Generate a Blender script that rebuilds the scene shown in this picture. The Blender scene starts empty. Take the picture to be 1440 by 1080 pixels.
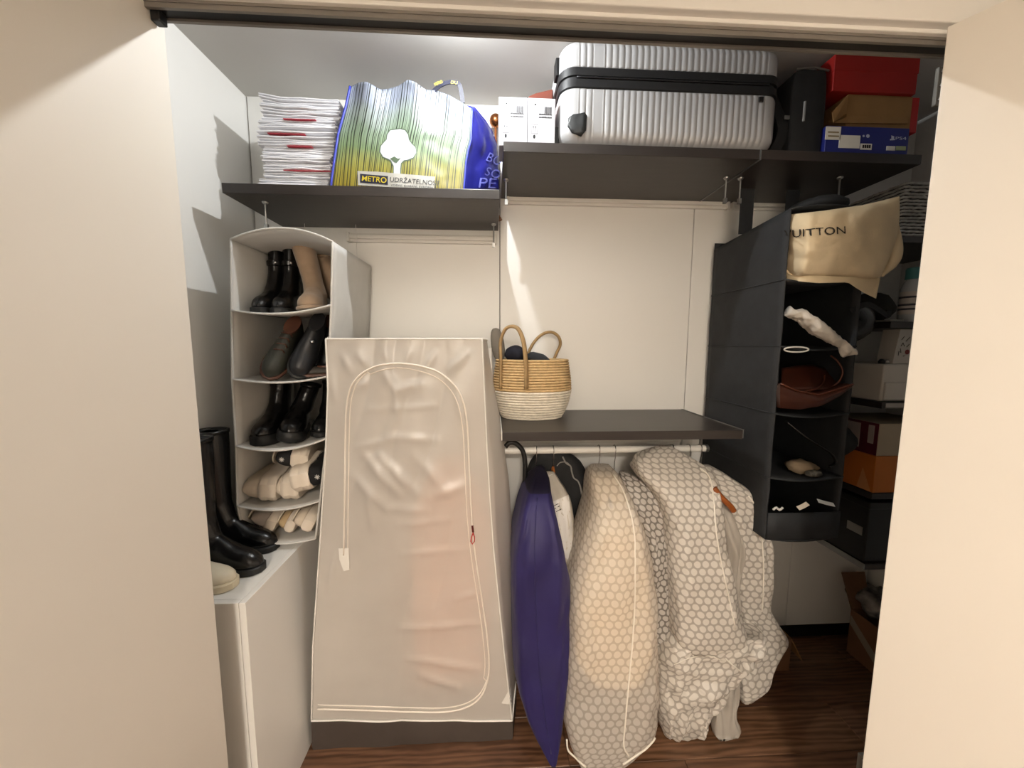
import bpy, bmesh, math, random
from mathutils import Vector, Matrix, Euler, noise
from mathutils.bvhtree import BVHTree

random.seed(7)
scene = bpy.context.scene
COL = scene.collection

# ------------------------------------------------------------------ camera
F = 520.0                                   # focal length in pixels of the 1440 x 1080 frame
CAM = Vector((0.0, 0.0, 1.6))
RC = (Matrix.Rotation(math.radians(-3.0), 3, 'Z') @ Matrix.Rotation(math.radians(84.0), 3, 'X')
      @ Matrix.Rotation(math.radians(0.2), 3, 'Z'))
cam_data = bpy.data.cameras.new('camera')
cam_data.sensor_width = 36.0
cam_data.lens = F / 1440.0 * 36.0
cam_data.clip_start = 0.02
cam = bpy.data.objects.new('camera', cam_data)
COL.objects.link(cam)
cam.matrix_world = Matrix.Translation(CAM) @ RC.to_4x4()
scene.camera = cam

# ------------------------------------------------------------------ world, lamps, exposure
world = bpy.data.worlds.new('world')
scene.world = world
world.use_nodes = True
world.node_tree.nodes['Background'].inputs[0].default_value = (1.0, 0.85, 0.7, 1)
world.node_tree.nodes['Background'].inputs[1].default_value = 0.02

D = 1.80            # back wall of the closet
ZC = 2.68           # ceiling
HY = 0.90           # front face of the wall with the closet opening
HZ = 2.322          # underside of the opening's header


def area(name, loc, size, power, col, rot=(0, 0, 0), shape='DISK', spread=180):
    l = bpy.data.lights.new(name, 'AREA')
    l.shape = shape
    l.size = size
    l.energy = power
    l.color = col
    l.spread = math.radians(spread)
    o = bpy.data.objects.new(name, l)
    o.location = loc
    o.rotation_euler = rot
    COL.objects.link(o)
    return o


LAMP = (-0.09, 1.235, ZC - 0.014)           # bare bulb under the closet ceiling, right behind the header
pl = bpy.data.lights.new('closet_bulb', 'POINT')
pl.energy = 26.0
pl.color = (0.95, 0.98, 1.0)
pl.shadow_soft_size = 0.012
plo = bpy.data.objects.new('closet_bulb', pl)
plo.location = LAMP
COL.objects.link(plo)
ROOM_LAMP = (-0.05, -2.2, 2.58)             # the room's ceiling lamp behind the camera
area('room_ceiling_light', ROOM_LAMP, 0.40, 122.0, (1.0, 0.895, 0.775), spread=170)

vs = scene.view_settings
vs.view_transform = 'Standard'
vs.look = 'None'
vs.gamma = 1.0
vs.use_curve_mapping = False
vs.exposure = 0.0

# ------------------------------------------------------------------ projection helpers


def ray(px, py):
    return RC @ Vector(((px - 720) / F, -(py - 540) / F, -1.0))


def P(px, py, Y):
    d = ray(px, py)
    return CAM + d * ((Y - CAM.y) / d.y)


def PX(px, py, X):
    d = ray(px, py)
    return CAM + d * ((X - CAM.x) / d.x)


def PZ(px, py, Z):
    d = ray(px, py)
    return CAM + d * ((Z - CAM.z) / d.z)


# ------------------------------------------------------------------ materials


def lin(h):
    h = h.lstrip('#')
    out = []
    for i in (0, 2, 4):
        c = int(h[i:i + 2], 16) / 255
        out.append(c / 12.92 if c <= 0.04045 else ((c + 0.055) / 1.055) ** 2.4)
    return tuple(out) + (1.0,)


MATS = {}


def mat(name, hexcol, rough=0.5, metal=0.0, var=0.05, vscale=6.0, bump=0.0, bscale=60.0, spec=0.5,
        coat=0.0, trans=0.0, alpha=1.0, stretch=(1, 1, 1), emit=0.0, hex2=None, sheen=0.0):
    if name in MATS:
        return MATS[name]
    m = bpy.data.materials.new(name)
    m.use_nodes = True
    nt = m.node_tree
    n, l = nt.nodes, nt.links
    b = n['Principled BSDF']
    out = n['Material Output']
    tc = n.new('ShaderNodeTexCoord')
    mp = n.new('ShaderNodeMapping')
    mp.inputs['Scale'].default_value = stretch
    l.new(tc.outputs['Object'], mp.inputs['Vector'])
    nz = n.new('ShaderNodeTexNoise')
    nz.inputs['Scale'].default_value = vscale
    nz.inputs['Detail'].default_value = 4
    l.new(mp.outputs['Vector'], nz.inputs['Vector'])
    mx = n.new('ShaderNodeMix')
    mx.data_type = 'RGBA'
    c = lin(hexcol)
    if hex2:
        c1, c2 = c, lin(hex2)
    else:
        c1 = tuple(min(1, x * (1 - var)) for x in c[:3]) + (1,)
        c2 = tuple(min(1, x * (1 + var)) for x in c[:3]) + (1,)
    mx.inputs[6].default_value = c1
    mx.inputs[7].default_value = c2
    rmp = n.new('ShaderNodeMapRange')
    rmp.inputs[1].default_value = 0.35
    rmp.inputs[2].default_value = 0.65
    l.new(nz.outputs['Fac'], rmp.inputs[0])
    l.new(rmp.outputs[0], mx.inputs[0])
    l.new(mx.outputs[2], b.inputs['Base Color'])
    b.inputs['Roughness'].default_value = rough
    b.inputs['Metallic'].default_value = metal
    b.inputs['Specular IOR Level'].default_value = spec
    b.inputs['Coat Weight'].default_value = coat
    b.inputs['Coat Roughness'].default_value = 0.15
    if sheen:
        b.inputs['Sheen Weight'].default_value = sheen
    if emit:
        b.inputs['Emission Color'].default_value = c
        b.inputs['Emission Strength'].default_value = emit
    if bump:
        nb = n.new('ShaderNodeTexNoise')
        nb.inputs['Scale'].default_value = bscale
        nb.inputs['Detail'].default_value = 3
        l.new(mp.outputs['Vector'], nb.inputs['Vector'])
        bp = n.new('ShaderNodeBump')
        bp.inputs['Strength'].default_value = bump
        bp.inputs['Distance'].default_value = 0.004
        l.new(nb.outputs['Fac'], bp.inputs['Height'])
        l.new(bp.outputs['Normal'], b.inputs['Normal'])
    sh = b.outputs['BSDF']
    if trans:
        t = n.new('ShaderNodeBsdfTranslucent')
        l.new(mx.outputs[2], t.inputs['Color'])
        ms = n.new('ShaderNodeMixShader')
        ms.inputs[0].default_value = trans
        l.new(sh, ms.inputs[1])
        l.new(t.outputs[0], ms.inputs[2])
        sh = ms.outputs[0]
    if alpha < 1:
        t = n.new('ShaderNodeBsdfTransparent')
        ms = n.new('ShaderNodeMixShader')
        ms.inputs[0].default_value = alpha
        l.new(t.outputs[0], ms.inputs[1])
        l.new(sh, ms.inputs[2])
        sh = ms.outputs[0]
    l.new(sh, out.inputs['Surface'])
    MATS[name] = m
    return m


# ------------------------------------------------------------------ mesh helpers


class MB:
    def __init__(self):
        self.v, self.f, self.uv, self.mi = [], [], {}, {}

    def add(self, vs_, fs, uvs=None, mi=0):
        b = len(self.v)
        self.v += [Vector(p) for p in vs_]
        for f in fs:
            if mi:
                self.mi[len(self.f)] = mi
            self.f.append(tuple(b + i for i in f))
        if uvs:
            for i, u in enumerate(uvs):
                self.uv[b + i] = u
        return self

    def box(self, x0, x1, y0, y1, z0, z1, M=None):
        p = [Vector((x, y, z)) for z in (z0, z1) for y in (y0, y1) for x in (x0, x1)]
        if M is not None:
            p = [M @ q for q in p]
        self.add(p, [(0, 2, 3, 1), (4, 5, 7, 6), (0, 1, 5, 4), (2, 6, 7, 3), (0, 4, 6, 2), (1, 3, 7, 5)])
        return self

    def loft(self, rings, cap=True, closed=True, uv=False):
        n = len(rings[0])
        vs_ = [p for r in rings for p in r]
        fs = []
        for i in range(len(rings) - 1):
            for j in range(n if closed else n - 1):
                k = (j + 1) % n
                fs.append((i * n + j, i * n + k, (i + 1) * n + k, (i + 1) * n + j))
        if cap and closed:
            fs.append(tuple(reversed(range(n))))
            fs.append(tuple((len(rings) - 1) * n + j for j in range(n)))
        uvs = None
        if uv:
            uvs = []
            acc = 0.0
            for i, r in enumerate(rings):
                if i:
                    acc += (sum(((Vector(a) - Vector(b)).length for a, b in zip(r, rings[i - 1]))) / n)
                s = 0.0
                for j, p in enumerate(r):
                    if j:
                        s += (Vector(p) - Vector(r[j - 1])).length
                    uvs.append((s, acc))
        self.add(vs_, fs, uvs)
        return self

    def tube(self, pts, r, n=8, cap=True, flat=None):
        pts = [Vector(p) for p in pts]
        rings = []
        up0 = Vector((0, 0, 1))
        prev = None
        for i, p in enumerate(pts):
            t = (pts[min(i + 1, len(pts) - 1)] - pts[max(i - 1, 0)])
            if t.length < 1e-9:
                t = Vector((0, 0, 1))
            t.normalize()
            if prev is None:
                a = up0 if abs(t.z) < 0.9 else Vector((1, 0, 0))
                u = t.cross(a).normalized()
            else:
                u = (prev - t * prev.dot(t)).normalized()
            prev = u
            w = t.cross(u)
            rr = r(i / (len(pts) - 1)) if callable(r) else r
            ra, rb = (rr, rr) if flat is None else (rr * flat[0], rr * flat[1])
            rings.append([p + u * math.cos(2 * math.pi * k / n) * ra + w * math.sin(2 * math.pi * k / n) * rb for k in range(n)])
        self.loft(rings, cap)
        return self

    def strip(self, pts, half, nrm, th):
        """flat strap: pts path, half = half width, nrm = normal of the strap face (vector or list), th = thickness"""
        pts = [Vector(p) for p in pts]
        rings = []
        for i, p in enumerate(pts):
            t = (pts[min(i + 1, len(pts) - 1)] - pts[max(i - 1, 0)]).normalized()
            nn = Vector(nrm[i] if isinstance(nrm, list) else nrm)
            w = t.cross(nn).normalized() * half
            nn = w.cross(t).normalized() * th * 0.5
            rings.append([p - w - nn, p + w - nn, p + w + nn, p - w + nn])
        self.loft(rings)
        return self

    def grid(self, fn, nu, nv, us=1.0, vs_=1.0):
        p, uv, fs = [], [], []
        for j in range(nv + 1):
            for i in range(nu + 1):
                p.append(Vector(fn(i / nu, j / nv)))
                uv.append((i / nu * us, j / nv * vs_))
        for j in range(nv):
            for i in range(nu):
                a = j * (nu + 1) + i
                fs.append((a, a + 1, a + nu + 2, a + nu + 1))
        self.add(p, fs, uv)
        return self

    def lathe(self, prof, n=24, c=(0, 0, 0)):
        c = Vector(c)
        rings = [[c + Vector((r * math.cos(2 * math.pi * k / n), r * math.sin(2 * math.pi * k / n), z)) for k in range(n)] for r, z in prof]
        self.loft(rings)
        return self

    def torus(self, c, R, r, n=32, m=8, sx=1.0, sy=1.0):
        c = Vector(c)
        vs_, fs = [], []
        for i in range(n):
            a = 2 * math.pi * i / n
            for j in range(m):
                b = 2 * math.pi * j / m
                vs_.append(c + Vector(((R + r * math.cos(b)) * math.cos(a) * sx, (R + r * math.cos(b)) * math.sin(a) * sy, r * math.sin(b))))
        for i in range(n):
            for j in range(m):
                fs.append((i * m + j, ((i + 1) % n) * m + j, ((i + 1) % n) * m + (j + 1) % m, i * m + (j + 1) % m))
        self.add(vs_, fs)
        return self

    def prism(self, poly, y0, y1):
        """poly of (x, z) points (counter-clockwise seen from -y) extruded along y"""
        n = len(poly)
        v = [(x, y0, z) for x, z in poly] + [(x, y1, z) for x, z in poly]
        fs = [tuple(range(n)), tuple(reversed(range(n, 2 * n)))]
        for i in range(n):
            j = (i + 1) % n
            fs.append((j, i, n + i, n + j))
        self.add(v, fs)
        return self

    def xf(self, M):
        self.v = [M @ p for p in self.v]
        return self

    def bvh(self):
        return BVHTree.FromPolygons([tuple(p) for p in self.v], self.f)

    def build(self, name, m, parent=None, smooth=False, bevel=0.0, solid=0.0, sub=0, world=True, auto=None, kind=None, seg=2):
        """one mesh object; world=True means the vertices are world points"""
        me = bpy.data.meshes.new(name)
        if parent is not None:
            off = Vector(parent.get('_w', parent.location)) if world else Vector((0, 0, 0))
        else:
            if world:
                xs = [p.x for p in self.v]
                ys = [p.y for p in self.v]
                zs = [p.z for p in self.v]
                off = Vector(((min(xs) + max(xs)) / 2, (min(ys) + max(ys)) / 2, min(zs)))
            else:
                off = Vector((0, 0, 0))
        me.from_pydata([tuple(p - off) for p in self.v], [], self.f)
        if self.uv:
            ul = me.uv_layers.new(name='UVMap')
            for lp in me.loops:
                ul.data[lp.index].uv = self.uv.get(lp.vertex_index, (0, 0))
        ms = m if isinstance(m, (list, tuple)) else [m]
        for q in ms:
            me.materials.append(q)
        for fi, k in self.mi.items():
            me.polygons[fi].material_index = k
        bm = bmesh.new()
        bm.from_mesh(me)
        bmesh.ops.recalc_face_normals(bm, faces=bm.faces)
        bm.to_mesh(me)
        bm.free()
        if smooth:
            for p in me.polygons:
                p.use_smooth = True
        if auto is not None:
            me.set_sharp_from_angle(angle=math.radians(auto))
        o = bpy.data.objects.new(name, me)
        COL.objects.link(o)
        if parent is not None:
            o.parent = parent
            o['_w'] = tuple(off)
        else:
            o.location = off
            o['_w'] = tuple(off)
        if bevel:
            md = o.modifiers.new('bevel', 'BEVEL')
            md.width = bevel
            md.segments = seg
            md.limit_method = 'ANGLE'
            md.angle_limit = math.radians(40)
        if solid:
            md = o.modifiers.new('solid', 'SOLIDIFY')
            md.thickness = solid
            md.offset = 0
        if sub:
            md = o.modifiers.new('sub', 'SUBSURF')
            md.levels = sub
            md.render_levels = sub
        if kind:
            o['kind'] = kind
        return o


def thing(name, label, cat, loc=(0, 0, 0), rz=0.0, group=None):
    o = bpy.data.objects.new(name, None)
    o.empty_display_size = 0.05
    o.location = loc
    o.rotation_euler = (0, 0, rz)
    o['_w'] = tuple(loc)
    COL.objects.link(o)
    tag(o, label, cat, group)
    return o


def tag(o, label, cat, group=None):
    o['label'] = label
    o['category'] = cat
    if group:
        o['group'] = group
    return o


def struct(o):
    o['kind'] = 'structure'
    return o


def copy_tree(o, parent=None):
    c = o.copy()
    COL.objects.link(c)
    if parent is not None:
        c.parent = parent
    for ch in [x for x in bpy.data.objects if x.parent == o]:
        copy_tree(ch, c)
    return c


def text_mb(txt, size=1.0, shear=0.0, bold=0.0, space=1.0, res=3):
    """flat text in the x / z plane, baseline at z = 0, starts at x = 0"""
    cu = bpy.data.curves.new('tmp_text', 'FONT')
    cu.body = txt
    cu.size = size
    cu.shear = shear
    cu.offset = bold
    cu.space_character = space
    cu.resolution_u = res
    ob = bpy.data.objects.new('tmp_text', cu)
    COL.objects.link(ob)
    dg = bpy.context.evaluated_depsgraph_get()
    me = ob.evaluated_get(dg).to_mesh()
    mb = MB()
    mb.add([(v.co.x, 0.0, v.co.y) for v in me.vertices], [tuple(p.vertices) for p in me.polygons])
    ob.to_mesh_clear()
    bpy.data.objects.remove(ob)
    bpy.data.curves.remove(cu)
    return mb


def fit(mb, w=None, h=None):
    xs = [p.x for p in mb.v]
    zs = [p.z for p in mb.v]
    sx = w / (max(xs) - min(xs)) if w else None
    sz = h / (max(zs) - min(zs)) if h else None
    sx = sx or sz
    sz = sz or sx
    mb.v = [Vector(((p.x - min(xs)) * sx, p.y, (p.z - min(zs)) * sz)) for p in mb.v]
    return mb


def fbm(p, s=1.0, o=3):
    a, t, f = 0.5, 0.0, s
    for _ in range(o):
        t += a * noise.noise(Vector(p) * f)
        a *= 0.5
        f *= 2.03
    return t


def lerp(a, b, t):
    return a + (b - a) * t


def interp(tab, t):
    """piecewise linear / smooth table [(t, v...), ...]"""
    if t <= tab[0][0]:
        return tab[0][1:]
    for a, b in zip(tab, tab[1:]):
        if t <= b[0]:
            k = (t - a[0]) / max(1e-9, b[0] - a[0])
            return tuple(x + (y - x) * k for x, y in zip(a[1:], b[1:]))
    return tab[-1][1:]


def spline(pts, n=8):
    """Catmull-Rom through points"""
    pts = [Vector(p) for p in pts]
    q = [pts[0] * 2 - pts[1]] + pts + [pts[-1] * 2 - pts[-2]]
    out = []
    for i in range(1, len(q) - 2):
        for k in range(n):
            t = k / n
            a, b, c, d = q[i - 1], q[i], q[i + 1], q[i + 2]
            out.append(0.5 * ((2 * b) + (c - a) * t + (2 * a - 5 * b + 4 * c - d) * t * t + (3 * b - a - 3 * c + d) * t ** 3))
    out.append(pts[-1])
    return out


def on(bv, px, py, off=0.002, Y=None):
    """the point of a surface seen through a pixel, lifted off it a little"""
    d = ray(px, py).normalized()
    h = bv.ray_cast(CAM, d)
    if h[0] is None:
        return P(px, py, Y) if Y else None
    nn = h[1]
    if nn.dot(d) > 0:
        nn = -nn
    return h[0] + nn * off


# ------------------------------------------------------------------ shared materials
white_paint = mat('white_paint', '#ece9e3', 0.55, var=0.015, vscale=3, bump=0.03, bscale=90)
white_board = mat('white_board', '#f0eee9', 0.4, var=0.012, vscale=2)
door_paint = mat('door_paint', '#eae4da', 0.38, var=0.012, vscale=2, bump=0.02, bscale=120)
dark_board = mat('dark_board', '#2e2825', 0.36, var=0.12, vscale=5, stretch=(1, 8, 8), bump=0.04, bscale=80)
rail_white = mat('rail_white', '#e4e1da', 0.35, var=0.02)
chrome = mat('chrome', '#c9c9c9', 0.22, metal=1.0, var=0.05)
steel = mat('steel', '#a9a9a7', 0.35, metal=1.0, var=0.06)
black_fabric = mat('black_fabric', '#1b1c1e', 0.8, var=0.15, vscale=30, bump=0.15, bscale=250)
black_leather = mat('black_leather', '#0d0d0e', 0.27, var=0.2, vscale=12, bump=0.06, bscale=120)
black_plastic = mat('black_plastic', '#101011', 0.4, var=0.1)
black_rubber = mat('black_rubber', '#121212', 0.55, var=0.15)
# ================================================================== the room and the closet shell
WL = P(345, 135, D).x
WR = 2.05
RX0, RX1, RY0 = -2.3, 2.5, -2.6
FW = 0.05                                   # thickness of the wall with the opening

# floor with planks
floor = struct(MB().box(RX0 - 0.1, RX1 + 0.1, RY0 - 0.1, D + 0.15, -0.08, -0.012).build('floor', mat('floor_underlay', '#2a1d14', 0.9)))


def wood_mat(name, a, b, seed):
    m = bpy.data.materials.new(name)
    m.use_nodes = True
    n, l = m.node_tree.nodes, m.node_tree.links
    bs = n['Principled BSDF']
    tc = n.new('ShaderNodeTexCoord')
    mp = n.new('ShaderNodeMapping')
    mp.inputs['Scale'].default_value = (1.3, 9.0, 1.0)
    mp.inputs['Location'].default_value = (seed * 3.1, seed * 1.7, 0)
    l.new(tc.outputs['Object'], mp.inputs['Vector'])
    nz = n.new('ShaderNodeTexNoise')
    nz.inputs['Scale'].default_value = 2.2
    nz.inputs['Detail'].default_value = 7
    nz.inputs['Distortion'].default_value = 1.4
    l.new(mp.outputs['Vector'], nz.inputs['Vector'])
    wv = n.new('ShaderNodeTexWave')
    wv.bands_direction = 'Y'
    wv.inputs['Scale'].default_value = 1.6
    wv.inputs['Distortion'].default_value = 9.0
    wv.inputs['Detail'].default_value = 3
    wv.inputs['Detail Scale'].default_value = 1.2
    l.new(mp.outputs['Vector'], wv.inputs['Vector'])
    mx0 = n.new('ShaderNodeMath')
    mx0.operation = 'MULTIPLY_ADD'
    l.new(wv.outputs['Fac'], mx0.inputs[0])
    mx0.inputs[1].default_value = 0.35
    l.new(nz.outputs['Fac'], mx0.inputs[2])
    mr = n.new('ShaderNodeMapRange')
    mr.inputs[1].default_value = 0.38
    mr.inputs[2].default_value = 0.95
    l.new(mx0.outputs[0], mr.inputs[0])
    mx = n.new('ShaderNodeMix')
    mx.data_type = 'RGBA'
    mx.inputs[6].default_value = lin(a)
    mx.inputs[7].default_value = lin(b)
    l.new(mr.outputs[0], mx.inputs[0])
    l.new(mx.outputs[2], bs.inputs['Base Color'])
    bs.inputs['Roughness'].default_value = 0.42
    bp = n.new('ShaderNodeBump')
    bp.inputs['Strength'].default_value = 0.12
    bp.inputs['Distance'].default_value = 0.002
    l.new(mr.outputs[0], bp.inputs['Height'])
    l.new(bp.outputs['Normal'], bs.inputs['Normal'])
    return m


planks = [wood_mat('wood_%d' % i, a, b, i) for i, (a, b) in enumerate(
    (('#4a3020', '#7d5a42'), ('#442b1c', '#74523b'), ('#50351f', '#846047')))]
PL, PWD = 1.21, 0.192
plank_meshes = []
for i in range(3):
    o = MB().box(-PL / 2, PL / 2, -PWD / 2, PWD / 2, -0.012, 0.0).build('plank', planks[i], floor, bevel=0.0015, world=False, seg=1)
    plank_meshes.append(o)
row, first = 0, [True] * 3
y = D + 0.02 - PWD / 2
while y > RY0:
    x = RX0 + (0.37 * row % 1.0) * PL - PL * 0.1
    while x < RX1 + 0.3:
        k = random.randrange(3)
        if first[k]:
            o, first[k] = plank_meshes[k], False
        else:
            o = plank_meshes[k].copy()
            COL.objects.link(o)
        o.location = Vector((x, y, 0)) - floor.location
        x += PL + 0.0015
    y -= PWD + 0.0015
    row += 1

# ceiling over the closet and the room
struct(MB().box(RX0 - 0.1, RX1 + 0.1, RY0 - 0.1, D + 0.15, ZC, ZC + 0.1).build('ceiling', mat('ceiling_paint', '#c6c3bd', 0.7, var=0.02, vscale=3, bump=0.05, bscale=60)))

# closet walls
struct(MB().box(WL - 0.1, WL, HY + FW + 0.01, D + 0.12, 0, ZC).build('wall_left', white_board))
struct(MB().box(WR, WR + 0.1, HY + FW, D + 0.12, 0, ZC).build('wall_right', white_board))
backing = mat('panel_backing', '#4b463f', 0.8)
wb = struct(MB().box(WL - 0.1, WR + 0.1, D + 0.018, D + 0.12, 0, ZC).build('wall_back', backing))
seams = [WL + 0.004, P(703, 300, D).x, P(977, 290, D).x, P(1112, 790, D).x, WR]
ZP = 0.0
for a, b in zip(seams, seams[1:]):
    MB().box(a + 0.0018, b - 0.0018, D, D + 0.018, 0.075, ZC).build('panel', white_board, wb, bevel=0.001, seg=1)
MB().box(WL, WR, D + 0.006, D + 0.018, 0, 0.075).build('plinth', black_plastic, wb)

# wall with the opening: piers left and right, header above
EY = HY + FW + 0.006
SWX = 0.5 * (P(232, 43, EY).x + P(322, 1080, EY).x)
OL, OR_ = SWX + 0.0005, P(1330, 300, HY).x + 0.035
wf = MB()
wf.box(OR_, RX1, HY, HY + FW, 0, ZC)
wf.box(OL, OR_, HY, HY + FW, HZ + 0.08, ZC)
struct(wf.build('wall_front', white_paint))
struct(MB().box(RX0 - 0.1, RX0, HY, D + 0.12, 0, ZC).build('wall_outer_left', white_paint))
struct(MB().box(RX1, RX1 + 0.1, RY0, HY + FW, 0, ZC).build('wall_side_right', white_paint))
struct(MB().box(RX0 - 0.1, RX1 + 0.1, RY0 - 0.1, RY0, 0, ZC).build('wall_rear', white_paint))

# casing over the opening, in two steps
t1 = MB().box(OL, OR_ + 0.3, HY - 0.026, HY, HZ + 0.016, HZ + 0.30)
struct(t1.build('trim_1', white_paint, bevel=0.003))
t2 = MB().box(OL, OR_, HY - 0.006, HY + FW, HZ + 0.008, HZ + 0.08)
struct(t2.build('trim_2', white_paint, bevel=0.002))
alu = mat('track_alu', '#8e8983', 0.4, metal=0.6)
tr = struct(MB().box(OL, OR_ - 0.01, HY + 0.004, HY + FW, HZ + 0.002, HZ + 0.008).build('trim_3', alu))
MB().box(OL, OR_ - 0.01, HY + 0.006, HY + 0.013, HZ - 0.008, HZ + 0.002).build('track_lip', alu, tr)
MB().box(OL, OR_ - 0.01, HY + FW - 0.010, HY + FW - 0.003, HZ - 0.008, HZ + 0.002).build('track_lip', alu, tr)
MB().box(OL, OR_ - 0.01, HY + 0.014, HY + FW - 0.011, HZ - 0.003, HZ + 0.002).build('track_slot', black_plastic, tr)
MB().box(OL + 0.001, OL + 0.022, HY + 0.016, HY + FW - 0.013, HZ - 0.026, HZ - 0.003).build('end_stop', black_plastic, tr, bevel=0.003)

# the room's left wall runs up to the closet opening
struct(MB().box(SWX - 0.12, SWX, RY0, EY, 0, ZC).build('wall_side_left', door_paint, bevel=0.002))


def slab(e, d, n, w, th, z0, z1):
    q = [e, e + d * w, e + d * w - n * th, e - n * th]
    mb = MB()
    mb.add([p + Vector((0, 0, z)) for z in (z0, z1) for p in q],
           [(3, 2, 1, 0), (4, 5, 6, 7), (0, 1, 5, 4), (1, 2, 6, 5), (2, 3, 7, 6), (3, 0, 4, 7)])
    return mb


# right door
DRY = HY - 0.03
a = P(1335, 40, DRY)
b = P(1210, 1080, DRY)
e2 = Vector(((a.x + b.x) / 2, DRY, 0))
d2 = Vector((0.52, -0.86, 0)).normalized()
n2 = Vector((d2.y, -d2.x, 0))
if n2.x > 0:
    n2 = -n2
dr = struct(slab(e2, d2, n2, 0.62, 0.022, 0.012, a.z + 0.003).build('door_2', door_paint, bevel=0.0015))
for z in (P(1320, 122, HY + 0.06).z, 0.3):
    hx = P(1321, 122, HY + 0.06).x
    h = MB()
    h.box(hx - 0.010, hx + 0.022, HY + 0.056, HY + 0.066, z - 0.046, z + 0.046)
    h.tube([(hx + 0.012, HY + 0.05, z - 0.05), (hx + 0.012, HY + 0.05, z + 0.05)], 0.006, 8)
    ho = h.build('hinge', mat('hinge_grey', '#77756f', 0.4, metal=0.3), dr, bevel=0.003)
    for dz in (-0.033, 0.0, 0.033):
        MB().tube([(hx - 0.002, HY + 0.053, z + dz), (hx - 0.002, HY + 0.058, z + dz)], 0.005, 10).build('screw', chrome, ho)

# the two lamps' fixtures
lf = thing('closet_lamp', 'small bare bulb holder on the closet ceiling behind the header', 'lamp', (LAMP[0], LAMP[1], ZC - 0.006))
MB().lathe([(0.004, ZC - 0.006), (0.030, ZC - 0.006), (0.034, ZC - 0.004), (0.034, ZC), (0.004, ZC)], 32, (LAMP[0], LAMP[1], 0)).build('holder', rail_white, lf, smooth=True, auto=40)
rl = thing('ceiling_lamp', 'round flat white ceiling lamp of the room outside the closet', 'lamp', (ROOM_LAMP[0], ROOM_LAMP[1], ZC - 0.08))
MB().lathe([(0.01, ZC - 0.09), (0.21, ZC - 0.09), (0.22, ZC - 0.07), (0.22, ZC), (0.01, ZC)], 40, (ROOM_LAMP[0], ROOM_LAMP[1], 0)).build('housing', rail_white, rl, smooth=True, auto=40)
# ================================================================== low cabinet on the left
CX = PZ(435, 1052, 0).x
cf = PX(345, 848, CX)
CZ, CY = cf.z, cf.y
cab = thing('low_cabinet', 'low white cabinet against the left closet wall under the boots', 'cabinet', ((WL + CX) / 2, (CY + D) / 2, 0))
MB().box(CX - 0.019, CX, CY, D - 0.004, 0, CZ).build('side_panel', white_board, cab, bevel=0.001)
MB().box(WL + 0.003, WL + 0.022, CY, D - 0.004, 0, CZ).build('side_panel', white_board, cab, bevel=0.001)
MB().box(WL + 0.023, CX - 0.0195, CY + 0.019, D - 0.004, CZ - 0.019, CZ).build('top', white_board, cab, bevel=0.001)
MB().box(WL + 0.023, CX - 0.0205, CY, CY + 0.018, 0.004, CZ).build('front_panel', white_board, cab, bevel=0.001)
MB().box(WL + 0.023, CX - 0.0205, D - 0.012, D - 0.004, 0, CZ - 0.02).build('back_panel', white_board, cab)

# ================================================================== dark shelves on rails


def shelf(label, x0, x1, yf, yb, z0, th, pins, rail=None, edge=True):
    t = thing('wall_shelf', label, 'shelf', ((x0 + x1) / 2, (yf + yb) / 2, z0), group='dark wood shelves')
    MB().box(x0, x1, yf, yb, z0, z0 + th).build('board', dark_board, t, bevel=0.0015)
    for px, y in pins:
        mb = MB()
        mb.tube([(px, y, z0 - 0.085), (px, y, z0 - 0.004)], 0.0032, 8)
        mb.lathe([(0.003, z0 - 0.010), (0.009, z0 - 0.006), (0.011, z0 - 0.002), (0.011, z0 + 0.0005)], 12, (px, y, 0))
        mb.box(px - 0.006, px + 0.006, y - 0.006, y + 0.006, z0 - 0.10, z0 - 0.08)
        mb.build('support_pin', steel, t, smooth=True, auto=40)
    return t


TH = 0.034
SLZ = P(550, 322, D).z
SLF = 0.5 * (PZ(314, 272, SLZ).y + PZ(703, 279.5, SLZ).y)
SL0, SL1 = PZ(314, 272, SLZ).x, PZ(703, 279.5, SLZ).x
SRZ = P(840, 283, D).z
SRF = PZ(708, 213, SRZ).y
SR0, SR1, SR2 = PZ(708, 213, SRZ).x, PZ(1072, 222, SRZ).x, PZ(1298, 230, SRZ).x
LZ = P(860, 576, D).z                       # top of the lower shelf
LF = PZ(706, 608, LZ).y
LX0, LX1 = PZ(706, 609, LZ).x, PZ(1042, 604, LZ).x
s1 = shelf('dark shelf with the paper stack and striped shopping bag on it', SL0, SL1, SLF, D - 0.002, SLZ, TH,
           [(SL0 + 0.10, D - 0.30), (SL1 - 0.022, D - 0.10)])
s2 = shelf('dark shelf holding the silver suitcase and white cartons', SR0, SR1 - 0.002, SRF, D - 0.002, SRZ, TH,
           [(SR0 + 0.018, SRF + 0.22), (SR1 - 0.03, SRF + 0.15)])
s3 = shelf('dark corner shelf at the right holding the dark blue and red boxes', SR1 + 0.002, SR2, SRF, D - 0.002, SRZ, TH,
           [(SR1 + 0.03, SRF + 0.15), (SR2 - 0.20, SRF + 0.12)])
MB().box(SR1 - 0.0018, SR1 + 0.0018, SRF - 0.003, D - 0.004, SRZ - 0.003, SRZ + TH).build('edge_strip', steel, s3)
s4 = shelf('lower dark shelf carrying the rope basket above the clothes rod', LX0, LX1, LF, D - 0.002, LZ - TH, TH, [])
MB().box(LX1 - 0.001, LX1 + 0.002, LF - 0.002, D - 0.004, LZ - TH * 0.9, LZ + 0.003).build('edge_strip', steel, s4)
MB().box(LX0 - 0.002, LX0 + 0.001, LF - 0.002, D - 0.004, LZ - TH * 0.9, LZ + 0.004).build('edge_strip', rail_white, s4)

# rails on the back wall under the shelves (hanging rail behind each shelf)


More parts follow.
